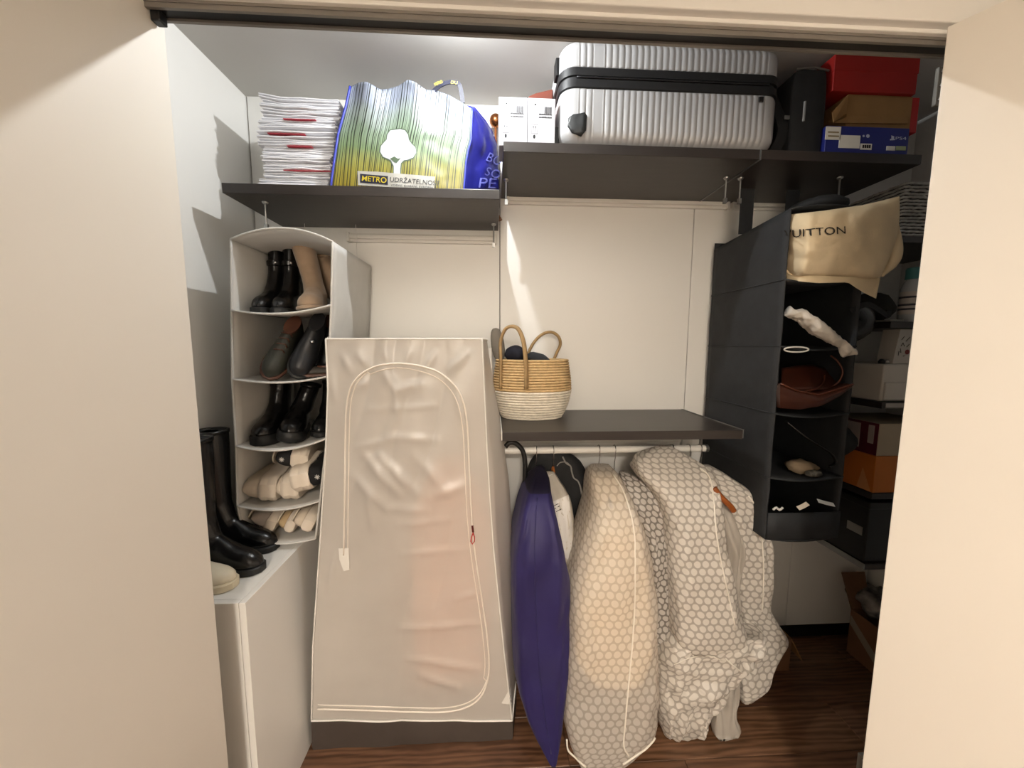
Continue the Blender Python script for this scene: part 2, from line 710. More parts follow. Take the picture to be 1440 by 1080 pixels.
def wall_rail(label, x0, x1, z, h=0.03):
    t = thing('wall_rail', label, 'rail', ((x0 + x1) / 2, D - 0.02, z))
    MB().box(x0, x1, D - 0.016, D - 0.001, z, z + h).build('rail', rail_white, t, bevel=0.002)
    MB().box(x0, x1, D - 0.030, D - 0.016, z + h * 0.30, z + h * 0.82).build('tube', rail_white, t, bevel=0.004)
    for x in (x0 - 0.004, x1 - 0.008):
        MB().box(x, x + 0.012, D - 0.034, D - 0.002, z - 0.002, z + h + 0.002).build('end_cap', rail_white, t, bevel=0.002)
    return t


wall_rail('white rail under the shelf with the paper stack', P(492, 336, D).x, P(697, 340, D).x, P(600, 343, D).z, 0.038)
wall_rail('white rail under the suitcase shelf', P(713, 282, D).x, P(1020, 288, D).x, P(870, 292, D).z, 0.036)
wall_rail('short white rail under the dark corner shelf', P(1026, 288, D).x, P(1120, 292, D).x, P(1070, 297, D).z, 0.036)

# clothes rod
RODY = 1.56
RODZ = P(850, 632, RODY).z
rx0, rx1 = P(706, 632, RODY).x, P(994, 632, RODY).x
rod = thing('clothes_rod', 'white round clothes rod under the lower dark shelf', 'rod', ((rx0 + rx1) / 2, RODY, RODZ))
MB().tube([(rx0, RODY, RODZ), (rx1, RODY, RODZ)], 0.0155, 16).build('rod', rail_white, rod, smooth=True, auto=40)
MB().tube([(rx1 - 0.012, RODY, RODZ), (rx1 + 0.002, RODY, RODZ)], 0.0175, 16).build('end_cap', steel, rod, smooth=True, auto=40)
for x in (rx0 + 0.03, rx1 - 0.03):
    MB().box(x - 0.004, x + 0.004, RODY - 0.006, RODY + 0.006, RODZ, LZ - TH).build('hanger_bracket', steel, rod)
# wall upright that carries the lower shelf
ux = P(962, 628, D).x
MB().box(ux - 0.026, ux + 0.026, D - 0.03, D - 0.001, P(960, 652, D).z, LZ - TH).build('upright', rail_white, rod, bevel=0.002)
MB().box(rx0, ux, D - 0.014, D - 0.001, P(850, 622, D).z, LZ - TH - 0.005).build('back_rail', rail_white, rod, bevel=0.002)
# ================================================================== decals that follow a surface


def decal(poly, bv, off=0.002, Y=None, step=6.0):
    """polygon given in photo pixels, laid on a surface and following its relief"""
    bm = bmesh.new()
    vv = [bm.verts.new((p[0], p[1], 0)) for p in poly]
    f = bm.faces.new(vv)
    bmesh.ops.triangulate(bm, faces=[f])
    for _ in range(5):
        es = [e for e in bm.edges if e.calc_length() > step]
        if not es:
            break
        bmesh.ops.subdivide_edges(bm, edges=es, cuts=1)
        bmesh.ops.triangulate(bm, faces=bm.faces[:])
    bm.verts.index_update()
    mb = MB()
    mb.add([on(bv, v.co.x, v.co.y, off, Y) for v in bm.verts], [tuple(v.index for v in f.verts) for f in bm.faces])
    bm.free()
    return mb


def decal_text(txt, bv, p0, p1, hpx, off=0.003, Y=None, bold=0.0, shear=0.0):
    """text whose baseline runs from pixel p0 to p1 with cap height hpx"""
    mb = text_mb(txt, 1.0, shear, bold)
    xs = [p.x for p in mb.v]
    zs = [p.z for p in mb.v]
    x0, w, h = min(xs), max(xs) - min(xs), 0.7
    a, b = Vector((p0[0], p0[1])), Vector((p1[0], p1[1]))
    dd = (b - a)
    nn = Vector((dd.y, -dd.x)).normalized()
    bm = bmesh.new()
    vv = []
    for p in mb.v:
        q = a + dd * ((p.x - x0) / w) + nn * (p.z / h * hpx)
        vv.append(bm.verts.new((q.x, q.y, 0)))
    for f in mb.f:
        try:
            bm.faces.new([vv[k] for k in f])
        except ValueError:
            pass
    bmesh.ops.triangulate(bm, faces=bm.faces[:])
    for _ in range(3):
        es = [e for e in bm.edges if e.calc_length() > 3.0]
        if not es:
            break
        bmesh.ops.subdivide_edges(bm, edges=es, cuts=1)
        bmesh.ops.triangulate(bm, faces=bm.faces[:])
    bm.verts.index_update()
    o = MB()
    o.add([on(bv, v.co.x, v.co.y, off, Y) for v in bm.verts], [tuple(v.index for v in f.verts) for f in bm.faces])
    bm.free()
    return o


# ================================================================== paper stack
paper = mat('paper_white', '#e4e4e8', 0.7, var=0.03, vscale=20)
paper_red = mat('paper_red', '#a8323f', 0.6)
STY = SLF + 0.095
ST = SLZ + TH
fol = MB().box(P(360, 258, STY).x, P(470, 258, STY).x, STY - 0.012, STY + 0.25, ST + 0.0005, ST + 0.006)
tag(fol.build('flat_folder', black_plastic, bevel=0.001), 'thin black folder lying flat under the white paper stack', 'folder')
ys = [257, 246, 235, 218, 201, 184, 163, 132]
lft = [364, 370, 371, 369, 362, 364, 367]
rgt = [463, 465, 467, 469, 471, 474, 479]
red = [None, (400, 470), None, (405, 440), (378, 430), (400, 445), None]
lab = ['lowest white paper bundle in the stack, on the black folder', 'second white paper bundle from the bottom of the stack, with red edge',
       'third white paper bundle from the bottom of the stack', 'middle white paper bundle of the stack, with short red edge',
       'white paper bundle with long red edge, third from the top of the stack', 'white paper bundle second from the top of the stack, red edge',
       'thick topmost white paper bundle of the stack, corner lifted']
zb = ST + 0.0065
for i in range(7):
    zt = P(420, ys[i + 1] + 4, STY).z
    n = max(3, int(round((zt - zb) / 0.0085)))
    x0, x1 = P(lft[i], ys[i], STY).x, P(rgt[i], ys[i], STY).x - 0.004
    t = thing('paper_bundle', lab[i], 'paper', ((x0 + x1) / 2, STY + 0.12, zb), group='white paper bundles')
    for k in range(n):
        mb = MB()
        za, zc = lerp(zb, zt, k / n), lerp(zb, zt, (k + 0.86) / n)
        jx, jy = random.uniform(-0.006, 0.006), random.uniform(-0.008, 0.008)
        sd = random.uniform(0, 50)
        rings = []
        for q in range(15):
            u = q / 14
            x = lerp(x0 + jx, x1 + jx, u)
            w = 0.0035 * noise.noise((u * 4.0, sd * 0.13, i * 3.1)) + (0.022 * max(0, 0.25 - u) * 4 * 0.6 if i == 6 else 0) * (k / n) ** 0.7
            yy = STY + jy + 0.006 * noise.noise((u * 3.0, sd, 2.0))
            zz0, zz1 = za + w, zc + w
            zm = (zz0 + zz1) / 2
            rings.append([(x, yy + 0.004, zz0), (x, yy, zm - (zz1 - zz0) * 0.25), (x, yy, zm + (zz1 - zz0) * 0.25), (x, yy + 0.004, zz1), (x, yy + 0.24, zz1), (x, yy + 0.24, zz0)])
        mb.loft(rings)
        mb.build('sheet', paper, t, smooth=True, auto=50)
    if red[i]:
        xa, xb = P(red[i][0], ys[i], STY).x, P(red[i][1], ys[i], STY).x
        zr = zt - 0.004
        MB().box(xa, xb, STY - 0.006, STY + 0.02, zr - 0.0012, zr + 0.0012).build('red_edge', paper_red, t)
    zb = zt + 0.0005

# ================================================================== striped shopping bag


def striped_mat():
    m = bpy.data.materials.new('bag_stripes')
    m.use_nodes = True
    n, l = m.node_tree.nodes, m.node_tree.links
    b = n['Principled BSDF']
    tc = n.new('ShaderNodeTexCoord')
    sx = n.new('ShaderNodeSeparateXYZ')
    l.new(tc.outputs['UV'], sx.inputs[0])
    # base gradient of the print over the height of the bag
    nz = n.new('ShaderNodeTexNoise')
    nz.inputs['Scale'].default_value = 5.0
    l.new(tc.outputs['UV'], nz.inputs['Vector'])
    ad = n.new('ShaderNodeMath')
    ad.operation = 'MULTIPLY_ADD'
    l.new(nz.outputs['Fac'], ad.inputs[0])
    ad.inputs[1].default_value = 0.22
    l.new(sx.outputs['Y'], ad.inputs[2])
    cr = n.new('ShaderNodeValToRGB')
    e = cr.color_ramp.elements
    e[0].position, e[0].color = 0.10, lin('#8c7e1e')
    e[1].position, e[1].color = 0.98, lin('#8d94a4')
    for p, c in ((0.30, '#8d8838'), (0.50, '#738860'), (0.68, '#7f927c'), (0.84, '#8f9997')):
        q = e.new(p)
        q.color = lin(c)
    l.new(ad.outputs[0], cr.inputs[0])
    # irregular fine dark stripes along the height
    cm = n.new('ShaderNodeCombineXYZ')
    mu = n.new('ShaderNodeMath')
    mu.operation = 'MULTIPLY'
    mu.inputs[1].default_value = 100.0
    l.new(sx.outputs['X'], mu.inputs[0])
    l.new(mu.outputs[0], cm.inputs[0])
    n2 = n.new('ShaderNodeTexNoise')
    n2.inputs['Scale'].default_value = 1.0
    n2.inputs['Detail'].default_value = 2.0
    l.new(cm.outputs[0], n2.inputs['Vector'])
    mr = n.new('ShaderNodeMapRange')
    mr.inputs[1].default_value = 0.49
    mr.inputs[2].default_value = 0.56
    l.new(n2.outputs['Fac'], mr.inputs[0])
    mm = n.new('ShaderNodeMath')
    mm.operation = 'MULTIPLY'
    mm.inputs[1].default_value = 0.95
    l.new(mr.outputs[0], mm.inputs[0])
    mx = n.new('ShaderNodeMix')
    mx.data_type = 'RGBA'
    l.new(mm.outputs[0], mx.inputs[0])
    l.new(cr.outputs[0], mx.inputs[6])
    mx.inputs[7].default_value = lin('#141a10')
    l.new(mx.outputs[2], b.inputs['Base Color'])
    b.inputs['Roughness'].default_value = 0.5
    return m


BY0 = SLF + 0.05
top_c = [(0, 493, 122), (0.10, 505, 116), (0.16, 516, 115), (0.25, 535, 126), (0.31, 546, 125), (0.40, 560, 121), (0.47, 574, 112), (0.53, 583, 115),
         (0.62, 600, 127), (0.68, 612, 127), (0.80, 632, 134), (1, 664, 153)]
bot_c = [(0, 466, 262), (0.5, 560, 265), (1, 652, 268)]
lft_c = [(0, 466, 262), (0.27, 471, 225), (0.52, 476, 190), (0.8, 487, 150), (1, 493, 122)]
rgt_c = [(0, 652, 268), (0.33, 655, 230), (0.5, 658, 212), (0.62, 662, 198), (0.8, 663, 175), (1, 664, 153)]


def bag_front(u, v):
    T, B, L, R_ = interp(top_c, u), interp(bot_c, u), interp(lft_c, v), interp(rgt_c, v)
    c = [lerp(B[k], T[k], v) + lerp(L[k], R_[k], u) - (lerp(lerp(bot_c[0][k + 1], bot_c[-1][k + 1], u), lerp(top_c[0][k + 1], top_c[-1][k + 1], u), v)) for k in (0, 1)]
    edge = min(1.0, 6 * min(u, 1 - u, 0.15 + v))
    y = BY0 + 0.035 * v + edge * (0.022 * math.sin(u * 17 + 2 * v) * v ** 2 - 0.014 * math.sin(u * math.pi) + 0.013 * fbm((u * 4, v * 4, 1.3), 1.0))
    p = P(c[0], c[1], y)
    if v < 0.001:
        p.z = ST + 0.001
    return p


bag = thing('shopping_bag', 'yellow and green striped shopping bag with a white tree and blue sides', 'bag', P(560, 266, BY0 + 0.1))
bag.location.z = ST
bag['_w'] = tuple(bag.location)
fr = MB().grid(bag_front, 60, 40)
bv_bag = fr.bvh()
fr.build('front_panel', striped_mat(), bag, smooth=True, solid=0.0012)
bag_blue = mat('bag_blue', '#20237c', 0.35, var=0.12, vscale=14, bump=0.15, bscale=25)
bag_piping = mat('bag_piping', '#303ba8', 0.4)
# blue gusset on the right, pushed outwards by what is inside
gb = [(0, 702, 266, 1.66), (0.3, 702, 240, 1.66), (0.6, 699, 205, 1.65), (0.85, 690, 180, 1.63), (1.0, 668, 154, 1.58)]


def gusset(u, v):
    a = bag_front(1, v)
    g = interp(gb, v)
    b = P(g[0], g[1], g[2])
    if u > 0.999 and v < 0.01:
        b.z = ST + 0.002
    p = a.lerp(b, u)
    return p + Vector((0.012, -0.006, 0)) * math.sin(u * math.pi) * (0.4 + fbm((u * 3, v * 4, 9), 1))


gs = MB().grid(gusset, 16, 24)
bv_gus = gs.bvh()
gs.build('side_panel', bag_blue, bag, smooth=True, solid=0.0012)


def left_gusset(u, v):
    a = bag_front(0, v)
    return a + Vector((0.035 * math.sin(u * math.pi) - 0.0, 0.16 * u, 0.0))


MB().grid(left_gusset, 10, 16).build('side_panel', bag_blue, bag, smooth=True, solid=0.0012)


def bag_back(u, v):
    a, b = left_gusset(1, v), gusset(1, v)
    p = a.lerp(b, u)
    p.z += 0.02 * math.sin(u * 9) * v
    return p


MB().grid(bag_back, 20, 10).build('back_panel', bag_blue, bag, smooth=True, solid=0.0012)
MB().tube([bag_front(1, v / 24) + Vector((0.001, -0.002, 0)) for v in range(25)], 0.0042, 6).build('piping', bag_piping, bag, smooth=True)
MB().tube([bag_front(0, v / 24) + Vector((-0.001, -0.002, 0)) for v in range(25)], 0.0042, 6).build('piping', bag_piping, bag, smooth=True)
# the tree print
tree = [(554, 245), (554, 234), (550, 226), (544, 223), (539, 221), (535, 214), (536, 206), (541, 200), (544, 197), (545, 190), (549, 184), (556, 183), (563, 182),
        (570, 184), (574, 190), (575, 197), (579, 203), (584, 208), (585, 215), (581, 222), (574, 225), (568, 226), (564, 230), (563, 238), (563, 246)]
cx0 = sum(p[0] for p in tree) / len(tree)
cy0 = sum(p[1] for p in tree) / len(tree)
outl = []
for i, p in enumerate(tree):
    a, b = Vector(tree[i - 1]), Vector(tree[(i + 1) % len(tree)])
    t_ = (b - a).normalized()
    outl.append((p[0] + t_.y * 1.7, p[1] - t_.x * 1.7))
decal(outl, bv_bag, 0.0016).build('tree_outline', mat('tree_dark', '#4f5f4a', 0.5), bag, smooth=True)
to = decal(tree, bv_bag, 0.0026).build('tree_print', mat('tree_white', '#b4b7bb', 0.4), bag, smooth=True)
decal([(549, 224), (555, 221), (560, 224), (564, 223), (558, 230), (555, 229)], bv_bag, 0.0034, step=3).build('tree_branches', mat('tree_dark', '#4f5f4a'), to)
lbl = decal([(503, 241), (530, 242), (612, 249), (611, 266), (566, 264.5), (504, 261)], bv_bag, 0.0030).build('print_label', mat('label_white', '#a5a39c', 0.45), bag, smooth=True)
decal([(507, 245), (546, 248.5), (546, 260.5), (507, 257.5)], bv_bag, 0.0042).build('logo_patch', mat('logo_navy', '#191c33', 0.4), lbl, smooth=True)
decal_text('METRO', bv_bag, (509.5, 255.2), (544, 258.3), 7.6, 0.0056, bold=0.012).build('logo_text', mat('logo_yellow', '#b8a426', 0.4), lbl)
decal_text('UDRŽATELNOST', bv_bag, (549, 256.2), (618, 262.0), 6.6, 0.0046).build('print_text', mat('print_dark', '#24242a', 0.5), lbl)
decal_text('VODNÍ, KOBANÍ, EVROPSKÉ', bv_bag, (550, 262.2), (612, 266.0), 2.6, 0.0046).build('print_text', mat('print_dark', '#24242a'), lbl)
# lettering on the blue side
gl = mat('gusset_letters', '#6a6fc0', 0.5)
decal_text('BO', bv_gus, (682, 226), (702, 234), 13, 0.004, Y=1.69, shear=0.1).build('print_text', gl, bag)
decal_text('SO', bv_gus, (680, 246), (701, 252), 12, 0.004, Y=1.69, shear=0.1).build('print_text', gl, bag)
decal_text('PE', bv_gus, (672, 264), (697, 265), 14, 0.004, Y=1.69, shear=0.1).build('print_text', gl, bag)
# carrying strap standing up behind the front panel
HYb = BY0 + 0.04
hp = spline([P(608, 130, HYb), P(618, 121, HYb), P(630, 116, HYb), P(641, 116, HYb), P(647, 122, HYb), P(651, 145, HYb)], 6)
MB().strip(hp, 0.008, (0.0, -1.0, 0.25), 0.003).build('carrying_strap', mat('strap_navy', '#16182b', 0.6, var=0.2, vscale=60), bag, smooth=True, auto=40)
st = MB().grid(lambda u, v: P(605 + 48 * u, 112 + 20 * v, HYb - 0.012), 2, 2)
bv_st = st.bvh()
decal_text('METRO', bv_st, (612, 121.5), (623, 117.0), 4.5, 0.002).build('strap_text', mat('logo_yellow', '#b8a426'), bag)
decal_text('DU', bv_st, (634, 118.0), (643, 119.0), 4.5, 0.002).build('strap_text', mat('logo_yellow', '#b8a426'), bag)

# patterned pouch and copper ball behind the bag
pt = MB()
pc = P(672, 168, 1.735)
pt.lathe([(0.012, 0), (0.042, 0.01), (0.05, 0.05), (0.036, 0.10), (0.022, 0.135), (0.028, 0.15), (0.004, 0.155)], 18, (pc.x, pc.y, 0))
o = pt.xf(Matrix.Translation((0, 0, ST + 0.001))).build('patterned_pouch', mat('pattern_brown', '#2c211c', 0.7, vscale=70, hex2='#b08a63'), smooth=True)
tag(o, 'small brown patterned pouch tucked behind the striped bag', 'pouch')
cb = P(697, 170, 1.75)
ball = thing('copper_ball', 'shiny copper ball ornament between the striped bag and the cartons', 'ornament', (cb.x, cb.y, ST))
copper = mat('copper', '#9a6038', 0.25, metal=0.9, var=0.1)
MB().lathe([(0.001, cb.z - 0.032)] + [(0.028 * math.cos(a), cb.z + 0.028 * math.sin(a)) for a in [(-80 + 16 * k) * math.pi / 180 for k in range(11)]] + [(0.001, cb.z + 0.032)], 20, (cb.x, cb.y, 0)).build('ball', copper, ball, smooth=True)
MB().lathe([(0.03, ST + 0.001), (0.026, ST + 0.008), (0.008, ST + 0.03), (0.006, cb.z - 0.028)], 16, (cb.x, cb.y, 0)).build('stem', copper, ball, smooth=True, auto=40)

# ================================================================== white cartons
carton = mat('carton_white', '#b4b4b8', 0.5, var=0.02)
ink = mat('carton_ink', '#0c0c0e', 0.6)
ink_grey = mat('carton_grey', '#38383b', 0.6)
ink_red = mat('carton_red', '#a01840', 0.5)
T2 = SRZ + TH
CYf = SRF + 0.03
for k, (a, b, tp, ttl) in enumerate(((701.5, 741.5, 137, 'white printed carton beside the striped bag, left of two'), (742, 780.5, 138.5, 'white printed carton against the suitcase, right of two'))):
    x0, x1, zt = P(a, 190, CYf).x, P(b, 190, CYf).x, P((a + b) / 2, tp, CYf).z
    c = thing('carton', ttl, 'box', ((x0 + x1) / 2, CYf + 0.1, T2), group='white printed cartons')
    MB().box(x0, x1, CYf, CYf + 0.12, T2 + 0.0005, zt).build('body', carton, c, bevel=0.002)
    MB().box(x0 + 0.001, x1 - 0.001, CYf + 0.002, CYf + 0.102, zt, zt + 0.0015).build('flap', carton, c)
    w = x1 - x0
    fy = CYf - 0.0006

    def bar(xa, xb, za, zb_, m, nm):
        MB().box(x0 + w * xa, x0 + w * xb, fy, CYf + 0.0002, T2 + (zt - T2) * za, T2 + (zt - T2) * zb_).build(nm, m, c)
    mb = MB()
    random.seed(3)
    q = 0.60
    while q < 0.86:
        ww = random.choice((0.006, 0.010, 0.016))
        mb.box(x0 + w * q, x0 + w * (q + ww), fy, CYf + 0.0002, T2 + (zt - T2) * 0.69, T2 + (zt - T2) * 0.83)
        q += ww + random.choice((0.008, 0.014))
    mb.build('barcode', ink_grey, c)
    for zz in (0.60, 0.66):
        mb = MB()
        q = 0.40
        while q < 0.86:
            ww = random.uniform(0.015, 0.03)
            mb.box(x0 + w * q, x0 + w * (q + ww), fy, CYf + 0.0002, T2 + (zt - T2) * zz, T2 + (zt - T2) * (zz + random.uniform(0.02, 0.032)))
            q += ww + 0.010
        mb.build('print_line', ink, c)
    mb = MB()
    for (xa, xb, za, zb_) in ((0.14, 0.36, 0.46, 0.465), (0.14, 0.36, 0.27, 0.275), (0.14, 0.147, 0.27, 0.465), (0.353, 0.36, 0.27, 0.465), (0.20, 0.21, 0.31, 0.40), (0.28, 0.29, 0.31, 0.40)):
        mb.box(x0 + w * xa, x0 + w * xb, fy, CYf + 0.0002, T2 + (zt - T2) * za, T2 + (zt - T2) * zb_)
    for xc in (0.205, 0.285):
        mb.prism([(x0 + w * (xc - 0.022), T2 + (zt - T2) * 0.40), (x0 + w * (xc + 0.022), T2 + (zt - T2) * 0.40), (x0 + w * xc, T2 + (zt - T2) * 0.44)], fy, CYf)
    mb.build('arrow_symbol', ink_grey, c)
    mb = MB()
    xc, zc = x0 + w * 0.24, T2 + (zt - T2) * 0.215
    mb.prism([(xc + 0.0042 * math.cos(t * 0.5236), zc + (0.0055 if math.sin(t * 0.5236) > 0 else 0.008) * math.sin(t * 0.5236)) for t in range(12)], fy, CYf)
    mb.build('drop_symbol', ink, c)
    bar(0.24, 0.30, 0.86, 0.885, ink, 'print_mark')
    mb = MB()
    mb.prism([(x0 + w * 0.46, T2 + 0.01), (x0 + w * 0.50, T2), (x0 + w * 0.58, T2), (x0 + w * 0.66, T2 + (zt - T2) * 0.09), (x0 + w * 0.47, T2 + (zt - T2) * 0.09)], fy, CYf)
    mb.build('red_mark', ink_red, c)
random.seed(11)
# brown leather case lying behind the cartons
bc = MB()
SX0_ = P(787, 160, SRF + 0.03).x
pa, pb = P(742, 138, 1.56), P(777, 128, 1.56)
bc.prism([(pa.x, T2 + 0.001), (SX0_ - 0.003, T2 + 0.001), (SX0_ - 0.003, P(779, 128, 1.56).z), (pa.x + 0.03, P(757, 134, 1.56).z), (pa.x, P(757, 139, 1.56).z)], 1.545, 1.63)

tag(bc.build('leather_case', mat('leather_brown_dark', '#6d3628', 0.5), bevel=0.006), 'brown leather case showing above the white cartons', 'case')

# ================================================================== silver suitcase
silver = mat('suitcase_silver', '#b1b1b2', 0.34, metal=0.15, var=0.03, coat=0.15)
SX0, SX1 = P(787, 160, SRF + 0.03).x, P(1093, 160, SRF + 0.03).x
SY0, SY1 = SRF + 0.008, D - 0.015
zl = P(900, 127, SRF + 0.01).z
zu = P(900, 98, SRF + 0.01).z
ztop = min(ZC - 0.012, P(900, 52, SRF + 0.01).z)
print('suitcase', SX0, SX1, SY0, SY1, T2, zl, zu, ztop)


def case_ring(z, inset, ribs, rc=0.055):
    x0, x1, y0, y1 = SX0 + inset, SX1 - inset, SY0 + inset, SY1 - inset
    rc = max(0.012, rc - inset * 0.3)
    pts = []
    nx = 320

    def seg(a, b, n, nrm, rib):
        L = (Vector(b) - Vector(a)).length
        for k in range(n):
            t = k / n
            p = Vector(a).lerp(Vector(b), t)
            off = 0.0
            if rib:
                s = p.x - SX0 if nrm.x == 0 else p.y - SY0
                ph = (s / 0.0225) % 1.0
                smooth_zone = (0.118 < s < 0.150) if nrm.x == 0 else False
                if not smooth_zone and 0.06 < s < (SX1 - SX0 - 0.06 if nrm.x == 0 else SY1 - SY0 - 0.06):
                    off = ribs * (math.sin(ph * math.pi) ** 0.6 - 0.6)
            pts.append((p.x + nrm.x * off, p.y + nrm.y * off, z))

    def arc(cx, cy, a0):
        for k in range(8):
            a = a0 + k / 8 * math.pi / 2
            pts.append((cx + rc * math.cos(a), cy + rc * math.sin(a), z))
    seg((x0 + rc, y0), (x1 - rc, y0), nx, Vector((0, -1)), True)
    arc(x1 - rc, y0 + rc, -math.pi / 2)
    seg((x1, y0 + rc), (x1, y1 - rc), 120, Vector((1, 0)), True)
    arc(x1 - rc, y1 - rc, 0)
    seg((x1 - rc, y1), (x0 + rc, y1), 8, Vector((0, 1)), False)
    arc(x0 + rc, y1 - rc, math.pi / 2)
    seg((x0, y1 - rc), (x0, y0 + rc), 120, Vector((-1, 0)), True)
    arc(x0 + rc, y0 + rc, math.pi)
    return pts


sc = thing('suitcase', 'large silver ribbed hard-shell suitcase lying on the top shelf', 'suitcase', ((SX0 + SX1) / 2, (SY0 + SY1) / 2, T2))
RB = 0.0042
lo = [case_ring(T2 + 0.001 + 0.055 * (1 - math.cos(a)), 0.055 * (1 - math.sin(a)), RB) for a in [k / 7 * math.pi / 2 for k in range(8)]]
lo += [case_ring(lerp(T2 + 0.056, zl, k), 0, RB) for k in (0.4, 0.92)] + [case_ring(zl, 0.003, 0)]
MB().loft(lo).build('lower_shell', silver, sc, smooth=True, auto=60)
up = [case_ring(zu, 0.003, 0)] + [case_ring(lerp(zu, ztop - 0.045, k), 0, RB) for k in (0.08, 1.0)]
up += [case_ring(ztop - 0.045 + 0.045 * math.sin(a), 0.045 * (1 - math.cos(a)), RB) for a in [k / 7 * math.pi / 2 for k in range(1, 8)]]
MB().loft(up).build('upper_shell', silver, sc, smooth=True, auto=60)
zm = (zl + zu) / 2
bandm = mat('zip_band', '#121214', 0.55, var=0.2, vscale=40)
MB().loft([case_ring(z, i_, 0) for z, i_ in ((zl - 0.002, 0.004), (zl + 0.002, -0.002), (zm - 0.006, -0.002), (zm - 0.004, 0.003), (zm + 0.004, 0.003), (zm + 0.006, -0.002), (zu - 0.002, -0.002), (zu + 0.002, 0.004))]).build('zip_band', bandm, sc, smooth=True, auto=40)
MB().tube([Vector(p) + Vector((0, 0, 0)) for p in case_ring(zm, -0.0005, 0)[:328:8]], 0.0035, 6).build('zipper', mat('zip_teeth', '#2a2a2c', 0.35, metal=0.6), sc, smooth=True)
# corner guard
g = P(814, 175, SY0 - 0.002)
cg = MB()
poly = [(800, 168), (806, 163), (821, 160), (823, 165), (822, 185), (817, 192), (804, 187), (799, 180)]
bvs = MB().loft(lo).bvh()
cg = decal(poly, bvs, 0.007, Y=SY0, step=8)
cg.build('corner_guard', mat('guard_grey', '#2b2d2e', 0.45, var=0.1), sc, smooth=True, solid=0.006)
pz = P(1070, 140, SY0 - 0.006)
MB().box(pz.x - 0.008, pz.x + 0.010, SY0 - 0.008, SY0 - 0.003, pz.z - 0.008, pz.z + 0.010).build('zipper_pull', black_plastic, sc, bevel=0.002)
for yy in (SY0 + 0.07, SY1 - 0.09):
    for zz in (T2 + 0.055, ztop - 0.07):
        w = MB()
        if yy < 1.5:
            w.box(SX0 - 0.012, SX0 + 0.004, yy - 0.022, yy + 0.022, zz - 0.030, zz + 0.030)
            w.build('wheel', black_plastic, sc, bevel=0.003)
            continue
        w.tube([(SX0 - 0.030, yy - 0.014, zz), (SX0 - 0.030, yy + 0.014, zz)], 0.026, 16)
        w.box(SX0 - 0.030, SX0 + 0.004, yy - 0.022, yy + 0.022, zz - 0.030, zz + 0.030)
        w.build('wheel', black_plastic, sc, bevel=0.003)

# ================================================================== things at the right end of the top shelf
# black laptop bag
lb0, lb1 = P(1112, 180, SRF + 0.05).x, P(1157, 180, SRF + 0.05).x
lz = P(1135, 100, SRF + 0.05).z
bb = thing('laptop_bag', 'black upright laptop bag between the suitcase and the blue box', 'bag', ((lb0 + lb1) / 2, SRF + 0.2, T2))
mb = MB()
rr = []
for k in range(9):
    t = k / 8
    z = lerp(T2 + 0.006, lz, t)
    bul = 0.004 * math.sin(t * math.pi) - 0.004 * (t > 0.95)
    rr.append([(lb0 - bul, SRF + 0.05, z), (lb0 + 0.02, SRF + 0.035 - bul, z), (lb1 - 0.02, SRF + 0.035 - bul, z), (lb1 + bul, SRF + 0.05, z), (lb1 + bul, SRF + 0.15, z), (lb0 - bul, SRF + 0.15, z)])
mb.loft(rr).build('body', black_fabric, bb, smooth=True, auto=50, bevel=0.006)
MB().tube([(lb0, SRF + 0.045, lz + 0.002), ((lb0 + lb1) / 2, SRF + 0.036, lz + 0.004), (lb1, SRF + 0.045, lz + 0.001)], 0.004, 6).build('zipper', mat('zip_grey', '#77726c', 0.4, metal=0.4), bb)
MB().box(P(1135.2, 160, SRF).x + 0.004, P(1136.8, 160, SRF).x + 0.005, SRF + 0.020, SRF + 0.026, P(1135, 170, SRF + 0.02).z, P(1135, 142, SRF + 0.02).z).build('print_strip', mat('print_grey', '#8a8a88', 0.6), bb)
# black backpack behind
bp = thing('backpack', 'soft black backpack squeezed behind the suitcase end', 'bag', (SX1 + 0.06, 1.66, T2))
mb = MB()
rings = []
for k in range(10):
    t = k / 9
    z = lerp(T2 + 0.002, ZC - 0.05, t)
    rx = 0.07 * (1 - 0.4 * t ** 3)
    ry = 0.10 * (1 - 0.3 * t ** 3)
    rings.append([(SX1 + 0.088 + rx * math.cos(a) * (1 + 0.08 * math.sin(3 * a + t * 5)), 1.66 + ry * math.sin(a), z) for a in [j / 20 * 2 * math.pi for j in range(20)]])
mb.loft(rings).build('body', black_fabric, bp, smooth=True)
MB().strip(spline([(SX1 + 0.02, 1.50, T2 + 0.30), (SX1 + 0.03, 1.46, T2 + 0.2), (SX1 + 0.05, 1.44, T2 + 0.10), (SX1 + 0.04, 1.48, T2 + 0.02)], 5), 0.02, (0, -1, 0), 0.008).build('shoulder_strap', black_fabric, bp, smooth=True, auto=40)
bk = P(1107, 167, 1.44)
MB().box(bk.x - 0.018, bk.x + 0.018, 1.43, 1.437, bk.z - 0.008, bk.z + 0.008).build('buckle', steel, bp, bevel=0.003)
# red pouch
ra, rb_ = P(1104, 208, SRF + 0.01).x, P(1148, 208, SRF + 0.01).x
rp = MB().add([(ra, SRF + 0.02, T2 + 0.001), (rb_, SRF + 0.012, T2 + 0.001), (rb_ - 0.01, SRF + 0.03, T2 + 0.006), (ra + 0.016, SRF + 0.05, T2 + 0.020),
               (ra, SRF + 0.03, T2 + 0.001), (rb_, SRF + 0.03, T2 + 0.001)], [(0, 1, 2, 3), (4, 0, 3), (1, 5, 2), (4, 3, 2, 5), (0, 4, 5, 1)])
tag(rp.build('red_pouch', mat('pouch_red', '#d8452f', 0.5)), 'flat red-orange pouch under the black laptop bag', 'pouch')
